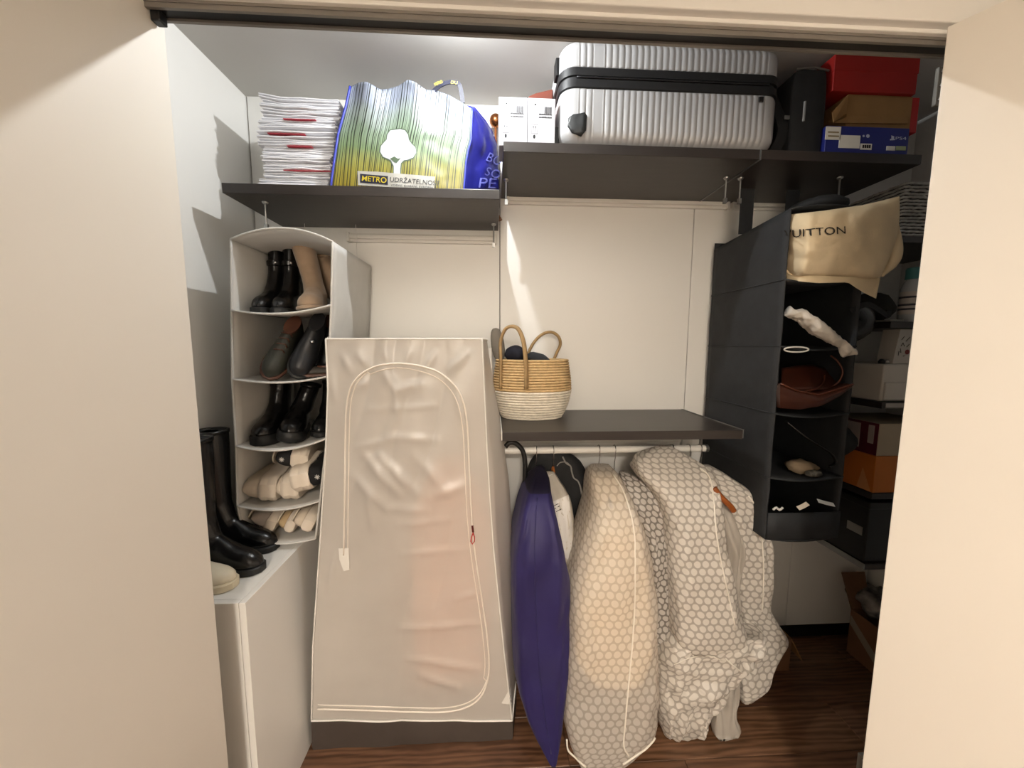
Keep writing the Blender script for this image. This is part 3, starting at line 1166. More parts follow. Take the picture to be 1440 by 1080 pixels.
# dark blue console box
gx0, gx1 = P(1161, 195, SRF + 0.02).x, P(1278, 195, SRF + 0.02).x
gz = P(1220, 178.5, SRF + 0.02).z
gb_ = thing('console_box', 'dark blue console carton with white stickers on the corner shelf', 'box', ((gx0 + gx1) / 2, SRF + 0.15, T2))
MB().box(gx0, gx1, SRF + 0.02, D - 0.07, T2 + 0.0005, gz).build('body', mat('console_blue', '#1d2674', 0.4, var=0.1), gb_, bevel=0.0015)


def stick(pa, pb, m, nm, par=None, lift=0.0):
    a_, b_ = P(pa[0], pa[1], SRF + 0.02), P(pb[0], pb[1], SRF + 0.02)
    return MB().box(a_.x, b_.x, SRF + 0.0185 - lift, SRF + 0.0202, b_.z, a_.z).build(nm, m, par or gb_)


stw = mat('sticker_white', '#dedbd3', 0.5)
stick((1161.5, 178), (1181, 197), stw, 'sticker')
for yy in (185, 190.5):
    stick((1164, yy), (1179, yy + 2.6), mat('sticker_tan', '#8d7c5c', 0.5), 'sticker_print', lift=0.0006)
stick((1180.5, 190), (1208, 209), stw, 'sticker')
stick((1210, 202), (1225, 211), stw, 'sticker')
for q in range(4):
    stick((1212.5 + q * 3, 204), (1214.3 + q * 3, 208.5), ink, 'sticker_print', lift=0.0006)
stick((1246.5, 205.5), (1258, 212), stw, 'sticker')
stick((1260, 205.5), (1273, 212), mat('sticker_green', '#9aa37c', 0.5), 'sticker')
bv_c = MB().grid(lambda u, v: (lerp(gx0, gx1, u), SRF + 0.02, lerp(T2, gz, v)), 1, 1).bvh()
decal_text('PS4', bv_c, (1259, 196.5), (1274, 197), 4.2, 0.0012).build('logo_text', mat('console_print', '#c3c8df', 0.5), gb_)
# stylised logo of a standing P on a lying S, left of the lettering
for poly in ([(1253, 197), (1253, 190.5), (1257, 192), (1257, 195), (1255, 195), (1255, 197.6)], [(1251, 195.5), (1257.8, 195.6), (1258.4, 197.2), (1251, 197.6)]):
    decal(poly, bv_c, 0.0012, step=20).build('logo_mark', mat('console_print', '#c3c8df'), gb_)
for xx, rr_ in ((1214, 1.6), (1220, 2.6)):
    decal([(xx + rr_ * math.cos(k * 0.6283), 191.5 + rr_ * math.sin(k * 0.6283)) for k in range(10)], bv_c, 0.0012, step=20).build('logo_mark', mat('console_print', '#c3c8df'), gb_)
# cardboard mailer on it
kraft = mat('kraft', '#8f6b3f', 0.75, var=0.08, vscale=12)
cy_ = SRF + 0.045
cbx = thing('cardboard_box', 'open brown cardboard carton between the red box and blue carton', 'box', (P(1230, 170, cy_).x, cy_ + 0.12, gz))
a0, a1 = P(1190, 165, cy_).x, P(1281, 165, cy_).x
zt1 = P(1240, 134, cy_).z
MB().box(a0, a1, cy_, D - 0.08, gz + 0.0005, zt1).build('body', kraft, cbx, bevel=0.002)
fl = MB()
pp = [P(1172, 172, cy_ - 0.012), P(1170, 158, cy_ - 0.008), P(1192, 134, cy_ - 0.002), P(1190, 160, cy_ - 0.002)]
fl.add(pp, [(0, 1, 2, 3)])
fl.build('flap', kraft, cbx, solid=0.003)
fl = MB().add([P(1172, 173, cy_ - 0.004), P(1276, 174, cy_ - 0.004), P(1276, 165, cy_ - 0.001), P(1194, 163, cy_ - 0.001)], [(0, 1, 2, 3)])
fl.build('flap', kraft, cbx, solid=0.003)
redbox = mat('shoebox_red', '#9c1a15', 0.5, var=0.06)
er = MB().box(a1 + 0.002, P(1294, 150, cy_).x, cy_ + 0.004, D - 0.12, gz + 0.002, P(1287, 136, cy_).z)
tag(er.build('red_carton', mat('carton_bright_red', '#b51a1c', 0.45), bevel=0.002), 'narrow bright red carton standing right of the cardboard carton', 'box')
rbx = thing('red_shoe_box', 'large red shoe box on top of the cardboard carton', 'box', (P(1225, 120, cy_).x, cy_ + 0.12, zt1))
b0, b1 = P(1166, 130, cy_).x, P(1284, 130, cy_).x
zt2 = min(P(1225, 82, cy_).z, ZC - 0.01)
MB().box(b0 + 0.002, b1 - 0.002, cy_ - 0.012, D - 0.09, zt1 + 0.001, zt2 - 0.02).build('body', redbox, rbx, bevel=0.002)
MB().box(b0, b1, cy_ - 0.014, D - 0.088, zt2 - 0.055, zt2).build('lid', redbox, rbx, bevel=0.002)
# ================================================================== white hanging shoe organizer
OYF, OYB = 1.365, 1.772
cloth_white = mat('cloth_white', '#e9e7e2', 0.75, var=0.03, vscale=8, bump=0.1, bscale=200, trans=0.25)
rows = [((325, 337), (397, 321), (468, 340)), ((326, 436), (400, 441), (466, 429)), ((327, 533), (400, 538), (462, 529)),
        ((332, 627), (392, 633), (460, 616)), ((334, 711), (398, 717), (450, 704)), ((343, 757), (400, 764), (444, 757))]


def bez(r, u):
    a, m, b = r
    k = (m[0] - (a[0] + b[0]) * 0.25) * 2 - (a[0] + b[0]) * 0.5
    c = [2 * m[i] - 0.5 * (a[i] + b[i]) for i in (0, 1)]
    c[0] = 0.5 * (a[0] + b[0])
    return [(1 - u) ** 2 * a[i] + 2 * u * (1 - u) * c[i] + u * u * b[i] for i in (0, 1)]


org = thing('shoe_organizer', 'white hanging fabric shoe organizer with five open compartments', 'organizer', (P(397, 500, OYF).x, 1.57, P(400, 760, OYF).z))


def org_pt(k, u, v):
    """k row, u left to right, v front to back"""
    q = bez(rows[k], u)
    yy = OYF - (0.012 * math.sin(u * math.pi) if k else 0.004)
    f = P(q[0], q[1], yy)
    el, er = P(*rows[k][0], OYF), P(*rows[k][2], OYF)
    zz = lerp(el.z, er.z, u)
    b = Vector((lerp(el.x, er.x, u) * 1.0, OYB, zz + (0.006 * math.sin(u * math.pi) if k else 0.02 * math.sin(u * math.pi))))
    return f.lerp(b, v) - Vector((0, 0, 0.010 * math.sin(u * math.pi) * math.sin(v * math.pi)))


def org_z(k, px, Y):
    """height of the floor of compartment k at a world place"""
    el, er = rows[k][0], rows[k][2]
    u = min(1, max(0, (px - el[0]) / (er[0] - el[0])))
    v = (Y - OYF) / (OYB - OYF)
    return org_pt(k, u, v).z


for k in range(6):
    nm = 'top_panel' if k == 0 else ('bottom_panel' if k == 5 else 'shelf')
    MB().grid(lambda u, v: org_pt(k, u, v), 20, 12).build(nm, cloth_white, org, smooth=True, solid=0.004)
    MB().tube([org_pt(k, u / 24, 0) + Vector((0, -0.002, 0)) for u in range(25)], 0.0038, 6).build('edge_piping', cloth_white, org, smooth=True)


def org_side(u, v, side):
    k = min(4, int(v * 5 - 1e-9)) if v > 0 else 0
    t = v * 5 - k
    a, b = org_pt(k, side, u), org_pt(k + 1, side, u)
    p = a.lerp(b, t)
    s = 1 if side else -1
    return p + Vector((s * (-0.007) * math.sin(t * math.pi) * math.sin(u * math.pi), 0, 0))


for s in (0, 1):
    MB().grid(lambda u, v: org_side(u, v, s), 10, 40).build('side_panel', cloth_white, org, smooth=True, solid=0.003)
    MB().tube([org_side(0, v / 40, s) for v in range(41)], 0.0042, 6).build('edge_piping', cloth_white, org, smooth=True)
MB().grid(lambda u, v: org_side(1, v, 0).lerp(org_side(1, v, 1), u), 4, 20).build('back_panel', cloth_white, org, smooth=True, solid=0.003)
# wire hooks that hang it from the shelf above
for u in (0.2, 0.85):
    a = org_pt(0, u, 0.93)
    MB().tube([a, Vector((a.x, a.y, SLZ - 0.001))], 0.0012, 6).build('hanging_hook', cloth_white, org)

# ================================================================== shoes
FOOT_W = [(0.0, 0.20), (0.05, 0.62), (0.15, 0.90), (0.28, 1.0), (0.45, 0.92), (0.62, 0.76), (0.8, 0.74), (0.92, 0.66), (1.0, 0.30)]


def foot_outline(L, W, grow=0.0, n=14):
    pr, pl_ = [], []
    for i in range(n + 1):
        t = i / n
        tt = 0.5 - 0.5 * math.cos(t * math.pi)
        w = interp(FOOT_W, tt)[0] * W / 2 + grow
        y = lerp(-L / 2 - grow, L / 2 + grow, tt)
        pr.append((w, y))
        pl_.append((-w, y))
    return pr + pl_[::-1]


def shoe(name, label, group, loc, rot, L=0.26, W=0.095, sole=0.02, heel=0.0, H=0.11, top=None, shaft=None, m_up=None, m_sole=None,
         kind='shoe', ribs=0, laces=None, strap=None, lining=None, lean=0.0, details=None):
    """toe towards -y, sole on z = 0"""
    t = thing(name, label, kind, loc, 0, group)
    t.rotation_euler = rot
    top = top or [(0, 0.012), (0.05, 0.032), (0.15, 0.046), (0.3, 0.056), (0.5, 0.085), (0.68, 0.105), (0.85, 0.10), (1.0, 0.085)]
    mb = MB()
    rings = []
    for i in range(19):
        tt = 0.5 - 0.5 * math.cos(i / 18 * math.pi)
        w = interp(FOOT_W, tt)[0] * W / 2 * 0.97
        h = interp(top, tt)[0]
        y = lerp(-L / 2, L / 2, tt)
        z0 = sole + heel * max(0, (tt - 0.45) / 0.55) * 0.0
        r = [(w * math.cos(a) * (1.0 if math.sin(a) > 0 else 1.0), y, z0 - 0.002 + h * max(0.0, math.sin(a)) ** 0.75) for a in [math.pi * j / 12 for j in range(13)]]
        rings.append(r)
    mb.loft(rings, cap=True)
    if shaft:
        rr = []
        for z, cy, rx, ry in shaft:
            rr.append([(lean * (z - shaft[0][0]) + rx * math.cos(a), cy + ry * math.sin(a), sole + z) for a in [2 * math.pi * j / 20 for j in range(20)]])
        mb.loft(rr)
    u = mb.build('upper', m_up, t, smooth=True, world=False)
    md = u.modifiers.new('remesh', 'REMESH')
    md.mode = 'VOXEL'
    md.voxel_size = 0.006
    md.use_smooth_shade = True
    md = u.modifiers.new('smooth', 'SMOOTH')
    md.iterations = 5
    md.factor = 0.5
    # sole
    zz = [0.0, sole * 0.15, sole * 0.85, sole] if not ribs else [sole * i / (ribs * 4) for i in range(ribs * 4 + 1)]
    rr = []
    for i, z in enumerate(zz):
        g = 0.003 if not ribs else 0.004 + 0.0025 * abs(math.sin(z / sole * math.pi * ribs)) ** 0.5
        if i in (0, len(zz) - 1):
            g -= 0.003
        rr.append([(x, y, z) for x, y in foot_outline(L, W, g)])
    MB().loft(rr).build('sole', m_sole, t, smooth=True, world=False, auto=35)
    if shaft:
        z, cy, rx, ry = shaft[-1]
        z0_ = sole + z + 0.001
        lx = lean * (z - shaft[0][0])
        MB().loft([[(lx + rx * f * math.cos(a), cy + ry * f * math.sin(a), z0_ + dz) for a in [2 * math.pi * j / 20 for j in range(20)]] for f, dz in ((1.02, -0.008), (1.03, 0.002), (0.93, 0.003), (0.88, -0.004))], cap=False).build('collar', m_up, t, smooth=True, world=False, solid=0.003)
        MB().lathe([(0.001, 0), (1.0, 0), (1.0, 0.001), (0.001, 0.001)], 20).xf(Matrix.Translation((lx, cy, z0_ - 0.002)) @ Matrix.Diagonal((rx * 0.9, ry * 0.9, 1, 1))).build('lining', lining or black_fabric, t, world=False)
    elif lining:
        hz = sole + interp(top, 0.8)[0]
        MB().lathe([(0.001, 0), (1.0, 0), (0.94, 0.006), (0.001, 0.005)], 20).xf(Matrix.Translation((0, L * 0.27, hz - 0.006)) @ Matrix.Diagonal((W * 0.29, L * 0.19, 1, 1))).build('lining', lining, t, smooth=True, world=False, auto=40)
    if strap:
        z, w2, m, stud = strap
        s = interp([tuple(q) for q in shaft], z)
        cy, rx, ry = s
        lx = lean * (z - shaft[0][0])
        st_ = MB().loft([[(lx + (rx + e) * math.cos(a), cy + (ry + e) * math.sin(a), sole + z + dz) for a in [2 * math.pi * j / 20 for j in range(20)]] for e, dz in ((0.002, -w2), (0.005, -w2 * 0.7), (0.005, w2 * 0.7), (0.002, w2))], cap=False).build('strap', m, t, smooth=True, world=False, auto=40)
        if stud:
            o_ = MB()
            o_.lathe([(0.001, 0.004), (0.005, 0.003), (0.006, 0.0), (0.001, 0.0)], 10)
            o_.xf(Matrix.Translation((lx + rx * 0.3, cy - ry * 0.955 - 0.004, sole + z)) @ Matrix.Rotation(math.pi / 2, 4, 'X')).build('stud', chrome, st_, smooth=True, world=False)
    if laces:
        for i in range(laces):
            tt = lerp(0.36, 0.60, i / max(1, laces - 1))
            h = sole + interp(top, tt)[0] + 0.001
            y = lerp(-L / 2, L / 2, tt)
            w = W * 0.22
            MB().tube([(-w, y, h - 0.012), (-w * 0.5, y - 0.003, h), (w * 0.5, y + 0.003, h), (w, y, h - 0.012)], 0.0028, 6).build('lace', details or cloth_white, t, smooth=True, world=False)
    return t


R_ = math.radians
ANK = [(0.06, 0.045, 0.040, 0.070), (0.10, 0.062, 0.036, 0.055), (0.15, 0.075, 0.035, 0.047), (0.20, 0.078, 0.036, 0.048), (0.245, 0.08, 0.037, 0.050)]
suede = mat('suede_beige', '#a48c74', 0.9, var=0.1, vscale=18, bump=0.2, bscale=180, sheen=0.3)
tan_sole = mat('sole_tan', '#9c7a58', 0.6)


def at(px, k, Y, rz=0.0, L=0.0):
    """pixel column of the shoe's front end; the height comes from the compartment floor"""
    x = P(px, rows[k][0][1], OYF + 0.02).x - math.sin(math.radians(rz)) * L / 2
    u_px = px
    return Vector((x, Y, org_z(k, u_px, Y) + 0.003))


# compartment 1
for px, lab_, rz in ((361, 'black leather ankle boot with strap, leftmost in the top compartment', 9), (390, 'black leather ankle boot with strap, beside the beige suede boot', 14)):
    shoe('ankle_boot', lab_, 'black strap boots', at(px, 1, 1.505, rz, 0.24), (0, 0, R_(rz)), 0.24, 0.076, 0.022, shaft=[(z, c, rx * 0.86, ry) for z, c, rx, ry in ANK[:4]] + [(0.285, 0.084, 0.031, 0.049)], m_up=black_leather, m_sole=black_rubber,
         kind='boot', strap=(0.185, 0.011, black_leather, True), lean=0.04)
TALLS = [(0.05, 0.045, 0.040, 0.070), (0.10, 0.062, 0.036, 0.052), (0.16, 0.072, 0.038, 0.050), (0.25, 0.075, 0.042, 0.052)]
shoe('suede_boot', 'beige suede boot leaning left in the top compartment', 'beige suede boots', at(427, 1, 1.495, 9, 0.21) + Vector((0.006, 0.0, 0.010)), (0, R_(-6), R_(9)), 0.21, 0.09, 0.012, shaft=TALLS[:3] + [(0.27, 0.078, 0.043, 0.052)], m_up=suede, m_sole=suede, kind='boot', lean=-0.13, lining=suede)
shoe('suede_boot', 'beige suede boot behind the leaning one, toe turned right', 'beige suede boots', at(444, 1, 1.64) + Vector((-0.004, 0, 0.010)), (0, R_(-10), R_(32)), 0.18, 0.085, 0.014, shaft=TALLS[:3] + [(0.22, 0.07, 0.040, 0.05)], m_up=suede, m_sole=tan_sole, kind='boot', lean=-0.14, lining=suede)
# compartment 2
brown_lea = mat('shoe_brown', '#4c2a1a', 0.5, var=0.2, vscale=14)
green_lea = mat('shoe_olive', '#25271f', 0.6, var=0.3, vscale=20)
navy_lea = mat('shoe_navy', '#101115', 0.45, var=0.2)
shoe('lace_shoe', 'dark olive lace shoe with brown lining standing on its toe at the left', 'jumbled flat shoes', at(386, 2, 1.455) + Vector((0.0, 0.0, 0.098)), (R_(54), R_(24), R_(14)), 0.24, 0.085, 0.014, m_up=green_lea, m_sole=brown_lea, laces=4, lining=brown_lea, details=brown_lea)


def stud(par, x, y, z):
    MB().lathe([(0.001, 0.004), (0.006, 0.003), (0.008, 0.0), (0.001, 0.0)], 10).xf(Matrix.Translation((x, y, z))).build('stud', chrome, par, smooth=True, world=False)


o_ = shoe('flat_shoe', 'black slip-on shoe with a silver stud standing on its toe', 'jumbled flat shoes', at(421, 2, 1.46) + Vector((0, 0, 0.098)), (R_(52), R_(20), R_(18)), 0.25, 0.09, 0.016, m_up=navy_lea, m_sole=black_rubber, lining=navy_lea)
stud(o_, 0.01, -0.01, 0.092)
o_ = shoe('flat_shoe', 'dark slip-on shoe at the right edge of the second compartment', 'jumbled flat shoes', at(444, 2, 1.58) + Vector((-0.012, 0, 0.104)), (R_(55), R_(8), R_(4)), 0.24, 0.08, 0.016, m_up=navy_lea, m_sole=brown_lea, lining=brown_lea)
stud(o_, 0.0, -0.01, 0.092)
shoe('flat_shoe', 'grey-brown flat shoe lying low in front of the dark slip-on shoes', 'jumbled flat shoes', at(436, 2, 1.418) + Vector((0, 0, 0.004)), (0, 0, R_(-76)), 0.14, 0.06, 0.012, m_up=mat('shoe_taupe', '#3e372f', 0.6, var=0.2), m_sole=brown_lea, lining=brown_lea, top=[(0, 0.01), (0.1, 0.022), (0.4, 0.030), (1.0, 0.028)])
# compartment 3
CHE = [(0.06, 0.045, 0.042, 0.070), (0.10, 0.062, 0.036, 0.055), (0.16, 0.072, 0.036, 0.048), (0.215, 0.075, 0.040, 0.052)]
shoe('chelsea_boot', 'black platform ankle boot upright at the left of the third compartment', 'black platform boots', at(363, 3, 1.505, 5, 0.24), (0, 0, R_(5)), 0.24, 0.098, 0.038, shaft=CHE[:3] + [(0.185, 0.074, 0.040, 0.05)], m_up=black_leather, m_sole=black_rubber, kind='boot', lean=0.05)
shoe('chelsea_boot', 'black platform ankle boot leaning right in the third compartment', 'black platform boots', at(402, 3, 1.50, 15, 0.24) + Vector((0.004, 0, 0.012)), (0, R_(11), R_(15)), 0.24, 0.096, 0.038, shaft=CHE[:3] + [(0.165, 0.074, 0.038, 0.05)], m_up=black_leather, m_sole=black_rubber, kind='boot', lean=0.16)
shoe('chelsea_boot', 'black ankle boot at the right edge of the third compartment', 'black platform boots', at(440, 3, 1.535, 6, 0.22), (0, R_(2), R_(6)), 0.22, 0.082, 0.02, shaft=CHE[:3] + [(0.18, 0.074, 0.036, 0.05)], m_up=black_leather, m_sole=black_rubber, kind='boot', lean=0.0)
# compartment 4: sneakers rolled on their sides, heels towards us
cream = mat('sole_cream', '#e0d4c4', 0.65, var=0.05, vscale=10)
canvas = mat('canvas_cream', '#cfc2b0', 0.85, var=0.06, vscale=14, bump=0.1, bscale=200)
canvas_black = mat('canvas_black', '#131214', 0.8, var=0.2)
SNK = [(0, 0.012), (0.06, 0.03), (0.2, 0.042), (0.42, 0.055), (0.6, 0.070), (0.8, 0.068), (1.0, 0.056)]


def rolled(px, k, Y, up, roll, label, m_up, grp, rz=180, sole=0.062, nm='platform_sneaker', W=0.12, L=0.22, ribs=2, emblem=False, top=SNK):
    p = at(px, k, Y)
    p.z += up
    t = shoe(nm, label, grp, p, (0, 0, 0), L, W, sole, m_up=m_up, m_sole=cream, laces=3, lining=canvas, top=top, ribs=ribs, kind='shoe')
    m = Matrix.Rotation(R_(rz), 4, 'Z') @ Matrix.Rotation(R_(roll), 4, 'Y')
    t.rotation_euler = m.to_euler()
    if emblem:
        e_ = MB()
        for k_ in range(4):
            a = k_ * math.pi / 4
            e_.box(-0.009, 0.009, -0.0008, 0.0008, -0.0011, 0.0011, Matrix.Translation((0, L / 2 + 0.0015, sole + 0.030)) @ Matrix.Rotation(a, 4, 'Y'))
        e_.build('emblem', cloth_white, t, world=False)
    return t


SG = 'cream platform sneakers lying on their sides'
rolled(382, 4, 1.50, 0.055, 84, 'cream platform sneaker lying sideways at the left of the fourth compartment', canvas, SG, rz=188)
rolled(414, 4, 1.50, 0.055, 86, 'cream platform sneaker lying sideways, middle of the lower row', canvas, SG, rz=188, top=[(t, h * 0.35) for t, h in SNK])
rolled(412, 4, 1.47, 0.094, -80, 'platform sneaker with black upper and white emblem, right end of the fourth compartment', canvas_black, SG, rz=184, sole=0.068, emblem=True, top=[(t, h * 0.8) for t, h in SNK])
rolled(424, 4, 1.53, 0.150, 84, 'platform sneaker with black upper lying on top of the others', canvas_black, SG, rz=188, emblem=True, W=0.105)
# compartment 5
NG = 'sneakers in the bottom compartment'
rolled(380, 5, 1.50, 0.042, 62, 'pale grey sneaker squeezed in the bottom compartment, left', mat('canvas_grey', '#b9afa6', 0.8), NG, rz=188, sole=0.036, nm='sneaker', W=0.092, ribs=1)
rolled(408, 5, 1.50, 0.042, 66, 'tan sneaker in the middle of the bottom compartment', mat('canvas_tan', '#c2a982', 0.8), NG, rz=188, sole=0.034, nm='sneaker', W=0.092, ribs=1, top=[(t, h * 0.5) for t, h in SNK])
rolled(438, 5, 1.48, 0.044, 64, 'cream sneaker with straps at the right of the bottom compartment', canvas, NG, rz=188, sole=0.040, nm='sneaker', W=0.092, ribs=1, top=[(t, h * 0.6) for t, h in SNK])

# ================================================================== tall boots and cream sneaker on the cabinet
RID = [(0.05, 0.05, 0.042, 0.072), (0.10, 0.068, 0.040, 0.056), (0.16, 0.078, 0.044, 0.050), (0.26, 0.08, 0.050, 0.054), (0.36, 0.08, 0.054, 0.058), (0.425, 0.08, 0.055, 0.058)]
RTOP = [(0, 0.014), (0.05, 0.036), (0.15, 0.052), (0.3, 0.062), (0.5, 0.095), (0.68, 0.12), (0.85, 0.115), (1.0, 0.09)]
for (tx, ty), rz, lab_ in (((390, 772), 88, 'tall black riding boot with its toe furthest right on the white cabinet'), ((370, 803), 84, 'tall black riding boot nearest the room on the white cabinet')):
    toe = PZ(tx, ty, CZ)
    L = 0.27
    d = Vector((math.sin(R_(rz)), -math.cos(R_(rz)), 0))
    shoe('riding_boot', lab_, 'tall black boots', Vector((toe.x, toe.y, CZ + 0.0005)) - d * L / 2, (0, 0, R_(rz)), L, 0.09, 0.024, shaft=RID, top=RTOP, m_up=black_leather, m_sole=black_rubber, kind='boot')
toe = PZ(331, 826, CZ)
d = Vector((math.sin(R_(84)), -math.cos(R_(84)), 0))
shoe('cream_sneaker', 'cream rubber-toed sneaker on the white cabinet in front of the black boots', None, Vector((toe.x, toe.y, CZ + 0.0005)) - d * 0.13, (0, 0, R_(84)), 0.26, 0.09, 0.026, m_up=mat('sneaker_cream', '#e6dcc4', 0.4), m_sole=mat('sneaker_sole', '#ded2b6', 0.5), laces=3, lining=canvas,
     top=[(0, 0.014), (0.05, 0.030), (0.15, 0.040), (0.3, 0.046), (0.5, 0.065), (0.7, 0.075), (1.0, 0.065)])

# ================================================================== fabric wardrobe
wm = [(477, 458, 678, 685), (546, 461, 681, 694), (632, 458, 685, 708), (700, 454, 689, 716), (770, 449.5, 694, 719), (908, 440, 708, 722), (1012, 438, 720, 725)]
NF = 110
WYT, WYB = 1.352, 1.345


def wfront(y):
    return lerp(WYT, WYB, (y - 477) / (1012 - 477))


cover = mat('wardrobe_cover', '#ece6de', 0.28, var=0.02, vscale=5, bump=0.15, bscale=22, trans=0.25, alpha=0.80, stretch=(1, 1, 1.6))
base_cloth = mat('wardrobe_base', '#4a423d', 0.5, var=0.1, bump=0.25, bscale=18)
wr = thing('fabric_wardrobe', 'translucent white fabric wardrobe with arched zipper door and dark base', 'wardrobe', (P(580, 1040, WYB).x, 1.55, 0))


CREASES = [((470, 560), (462, 520), .006, 6), ((480, 500), (492, 520), .005, 6), ((505, 500), (520, 516), .005, 5), ((540, 495), (548, 512), .004, 5), ((575, 495), (570, 512), .004, 5), ((610, 498), (600, 515), .005, 5), ((655, 498), (632, 520), .006, 6),
           ((540, 520), (556, 548), .007, 7), ((556, 548), (590, 540), .006, 6), ((556, 548), (560, 585), .005, 6), ((500, 545), (520, 535), .004, 5), ((640, 545), (655, 600), .004, 5),
           ((520, 575), (610, 570), .003, 4), ((545, 612), (615, 618), .004, 5), ((500, 628), (560, 615), .003, 4), ((515, 640), (560, 690), .008, 7), ((535, 640), (585, 690), .007, 7), ((585, 640), (630, 690), .005, 8),
           ((500, 670), (545, 712), .006, 7), ((545, 712), (600, 715), .004, 5), ((605, 695), (655, 680), .006, 8), ((520, 700), (525, 740), .006, 6), ((560, 735), (640, 728), .003, 4), ((565, 775), (660, 770), .003, 4),
           ((560, 882), (680, 876), .0035, 4), ((572, 925), (670, 940), .004, 5), ((590, 950), (640, 965), .004, 5), ((470, 780), (462, 830), .006, 6), ((700, 700), (705, 860), .005, 5), ((640, 840), (680, 830), .003, 4)]


def crease(x, y):
    t = 0.0
    for (a, b, amp, w) in CREASES:
        ax, ay = a
        dx, dy = b[0] - ax, b[1] - ay
        k = max(0.0, min(1.0, ((x - ax) * dx + (y - ay) * dy) / (dx * dx + dy * dy)))
        d2_ = (x - ax - k * dx) ** 2 + (y - ay - k * dy) ** 2
        if d2_ < 9 * w * w:
            t += amp * math.exp(-d2_ / (w * w)) * (0.4 + 0.6 * math.sin(math.pi * min(0.95, max(0.05, k))))
    return t


def wring(y):
    L, FR, RS = interp(wm, y)
    yf = wfront(y)
    v = (y - 477) / (1012 - 477)
    fl_, fr_ = P(L, y, yf), P(FR, y, yf)
    rs = P(RS, y, yf + 0.13)
    pts = []
    n = NF
    for i in range(n + 1):
        u = i / n
        p = fl_.lerp(fr_, u)
        e = math.sin(u * math.pi) ** 0.6
        w = 0.016 * fbm((u * 3.2, v * 5.0, 0.3), 1.0, 3) * e
        w += 0.016 * e * (0.5 - abs(noise.noise((u * 5 + v * 4.0, v * 2.0 - u * 2, 4.4)))) * (1.2 - v)
        w += 0.006 * e * math.sin((u * 30)) * max(0, 0.16 - v) * 3
        w -= crease(lerp(L, FR, u), y) * min(1, e * 1.5) * 2.0
        p.y -= 0.022 * math.sin(u * math.pi) * math.sin(min(1, v * 1.15 + 0.05) * math.pi) - w
        pts.append(p)
    z = fl_.z
    xl_ = max(fl_.x + 0.07, -0.53)
    for u in (0.25, 0.5, 0.75, 1.0):
        pts.append(Vector((lerp(fr_.x, rs.x, u) + 0.004 * fbm((u * 5, v * 7, 7)), lerp(yf, yf + 0.13, u), lerp(fr_.z, z, u))))
    for u in (0.5, 1.0):
        pts.append(Vector((rs.x - (0.035 if y < 655 else 0.01) * u, lerp(yf + 0.13, 1.765, u), z)))
    for u in (0.33, 0.66, 1.0):
        pts.append(Vector((lerp(rs.x - (0.035 if y < 655 else 0.01), xl_, u), 1.768, z)))
    for u in (0.5, 0.9):
        pts.append(Vector((xl_ - 0.015 * u, lerp(1.765, yf, u), z)))
    return pts


nlev = 130
rings = [wring(lerp(1012, 477, i / nlev)) for i in range(nlev + 1)]
wb_ = MB().loft(rings, cap=False)
# top sheet sagging a little
cen = sum((Vector(p) for p in rings[-1]), Vector()) / len(rings[-1])
inner = [[Vector(p).lerp(cen, f) - Vector((0, 0, 0.012 * f)) for p in rings[-1]] for f in (0.0, 0.3, 0.6, 0.9)]
bv_w = wb_.bvh()
wb_.build('cover', cover, wr, smooth=True)
MB().loft(inner, cap=False).build('top_panel', cover, wr, smooth=True)
# dark base
br = []
for k, (zf, g) in enumerate(((1.0, -0.003), (0.9, 0.002), (0.12, 0.004), (0.0, 0.0))):
    zb_ = rings[0][0].z
    ring = []
    for p in rings[0]:
        q = Vector(p)
        dirv = Vector((q.x - cen.x, q.y - cen.y, 0)).normalized()
        q += dirv * g
        q.z = max(0.001, (q.z + 0.004) * zf) if zf > 0.05 else 0.001
        ring.append(q)
    br.append(ring)
MB().loft(br, cap=True).build('base', base_cloth, wr, smooth=True, auto=50)
# piping along the top, hem at the bottom
pip = mat('wardrobe_piping', '#efece5', 0.5)
MB().tube([Vector(p) + Vector((0, -0.001, 0.001)) for p in rings[-1]] + [Vector(rings[-1][0])], 0.0036, 6).build('top_piping', pip, wr, smooth=True)
MB().tube([Vector(p) + Vector((0, -0.003, -0.002)) for p in rings[0][:NF + 5]], 0.0036, 6).build('bottom_hem', pip, wr, smooth=True)
MB().tube([Vector(r[NF]) + Vector((0.0, -0.002, 0)) for r in rings], 0.003, 6).build('corner_seam', pip, wr, smooth=True)
MB().tube([Vector(r[0]) + Vector((0.001, -0.002, 0)) for r in rings], 0.003, 6).build('corner_seam', pip, wr, smooth=True)
zp = [(484, 780), (485, 700), (486, 620), (488, 570), (496, 541), (512, 523), (534, 514), (560, 511), (588, 514), (614, 522), (636, 538), (650, 562), (657, 600), (660, 660), (664, 740), (671, 800),
      (679, 850), (685, 895), (688, 932), (685, 958), (675, 980), (655, 994), (625, 1000), (580, 1000), (520, 998), (447, 996)]
zps = spline([(x, y, 0) for x, y in zp], 5)
MB().tube([on(bv_w, p.x, p.y, 0.003, 1.4) for p in zps], 0.0036, 6).build('zipper', mat('zipper_white', '#efe6da', 0.5), wr, smooth=True)
MB().tube([on(bv_w, p.x + (5 if i < 35 else (-6 if i < 95 else 0)), p.y + (6 if 25 < i < 70 else (-5 if i > 95 else 0)), 0.001, 1.4) for i, p in enumerate(zps)], 0.0022, 6).build('zipper_seam', mat('zipper_white', '#efe6da'), wr, smooth=True)
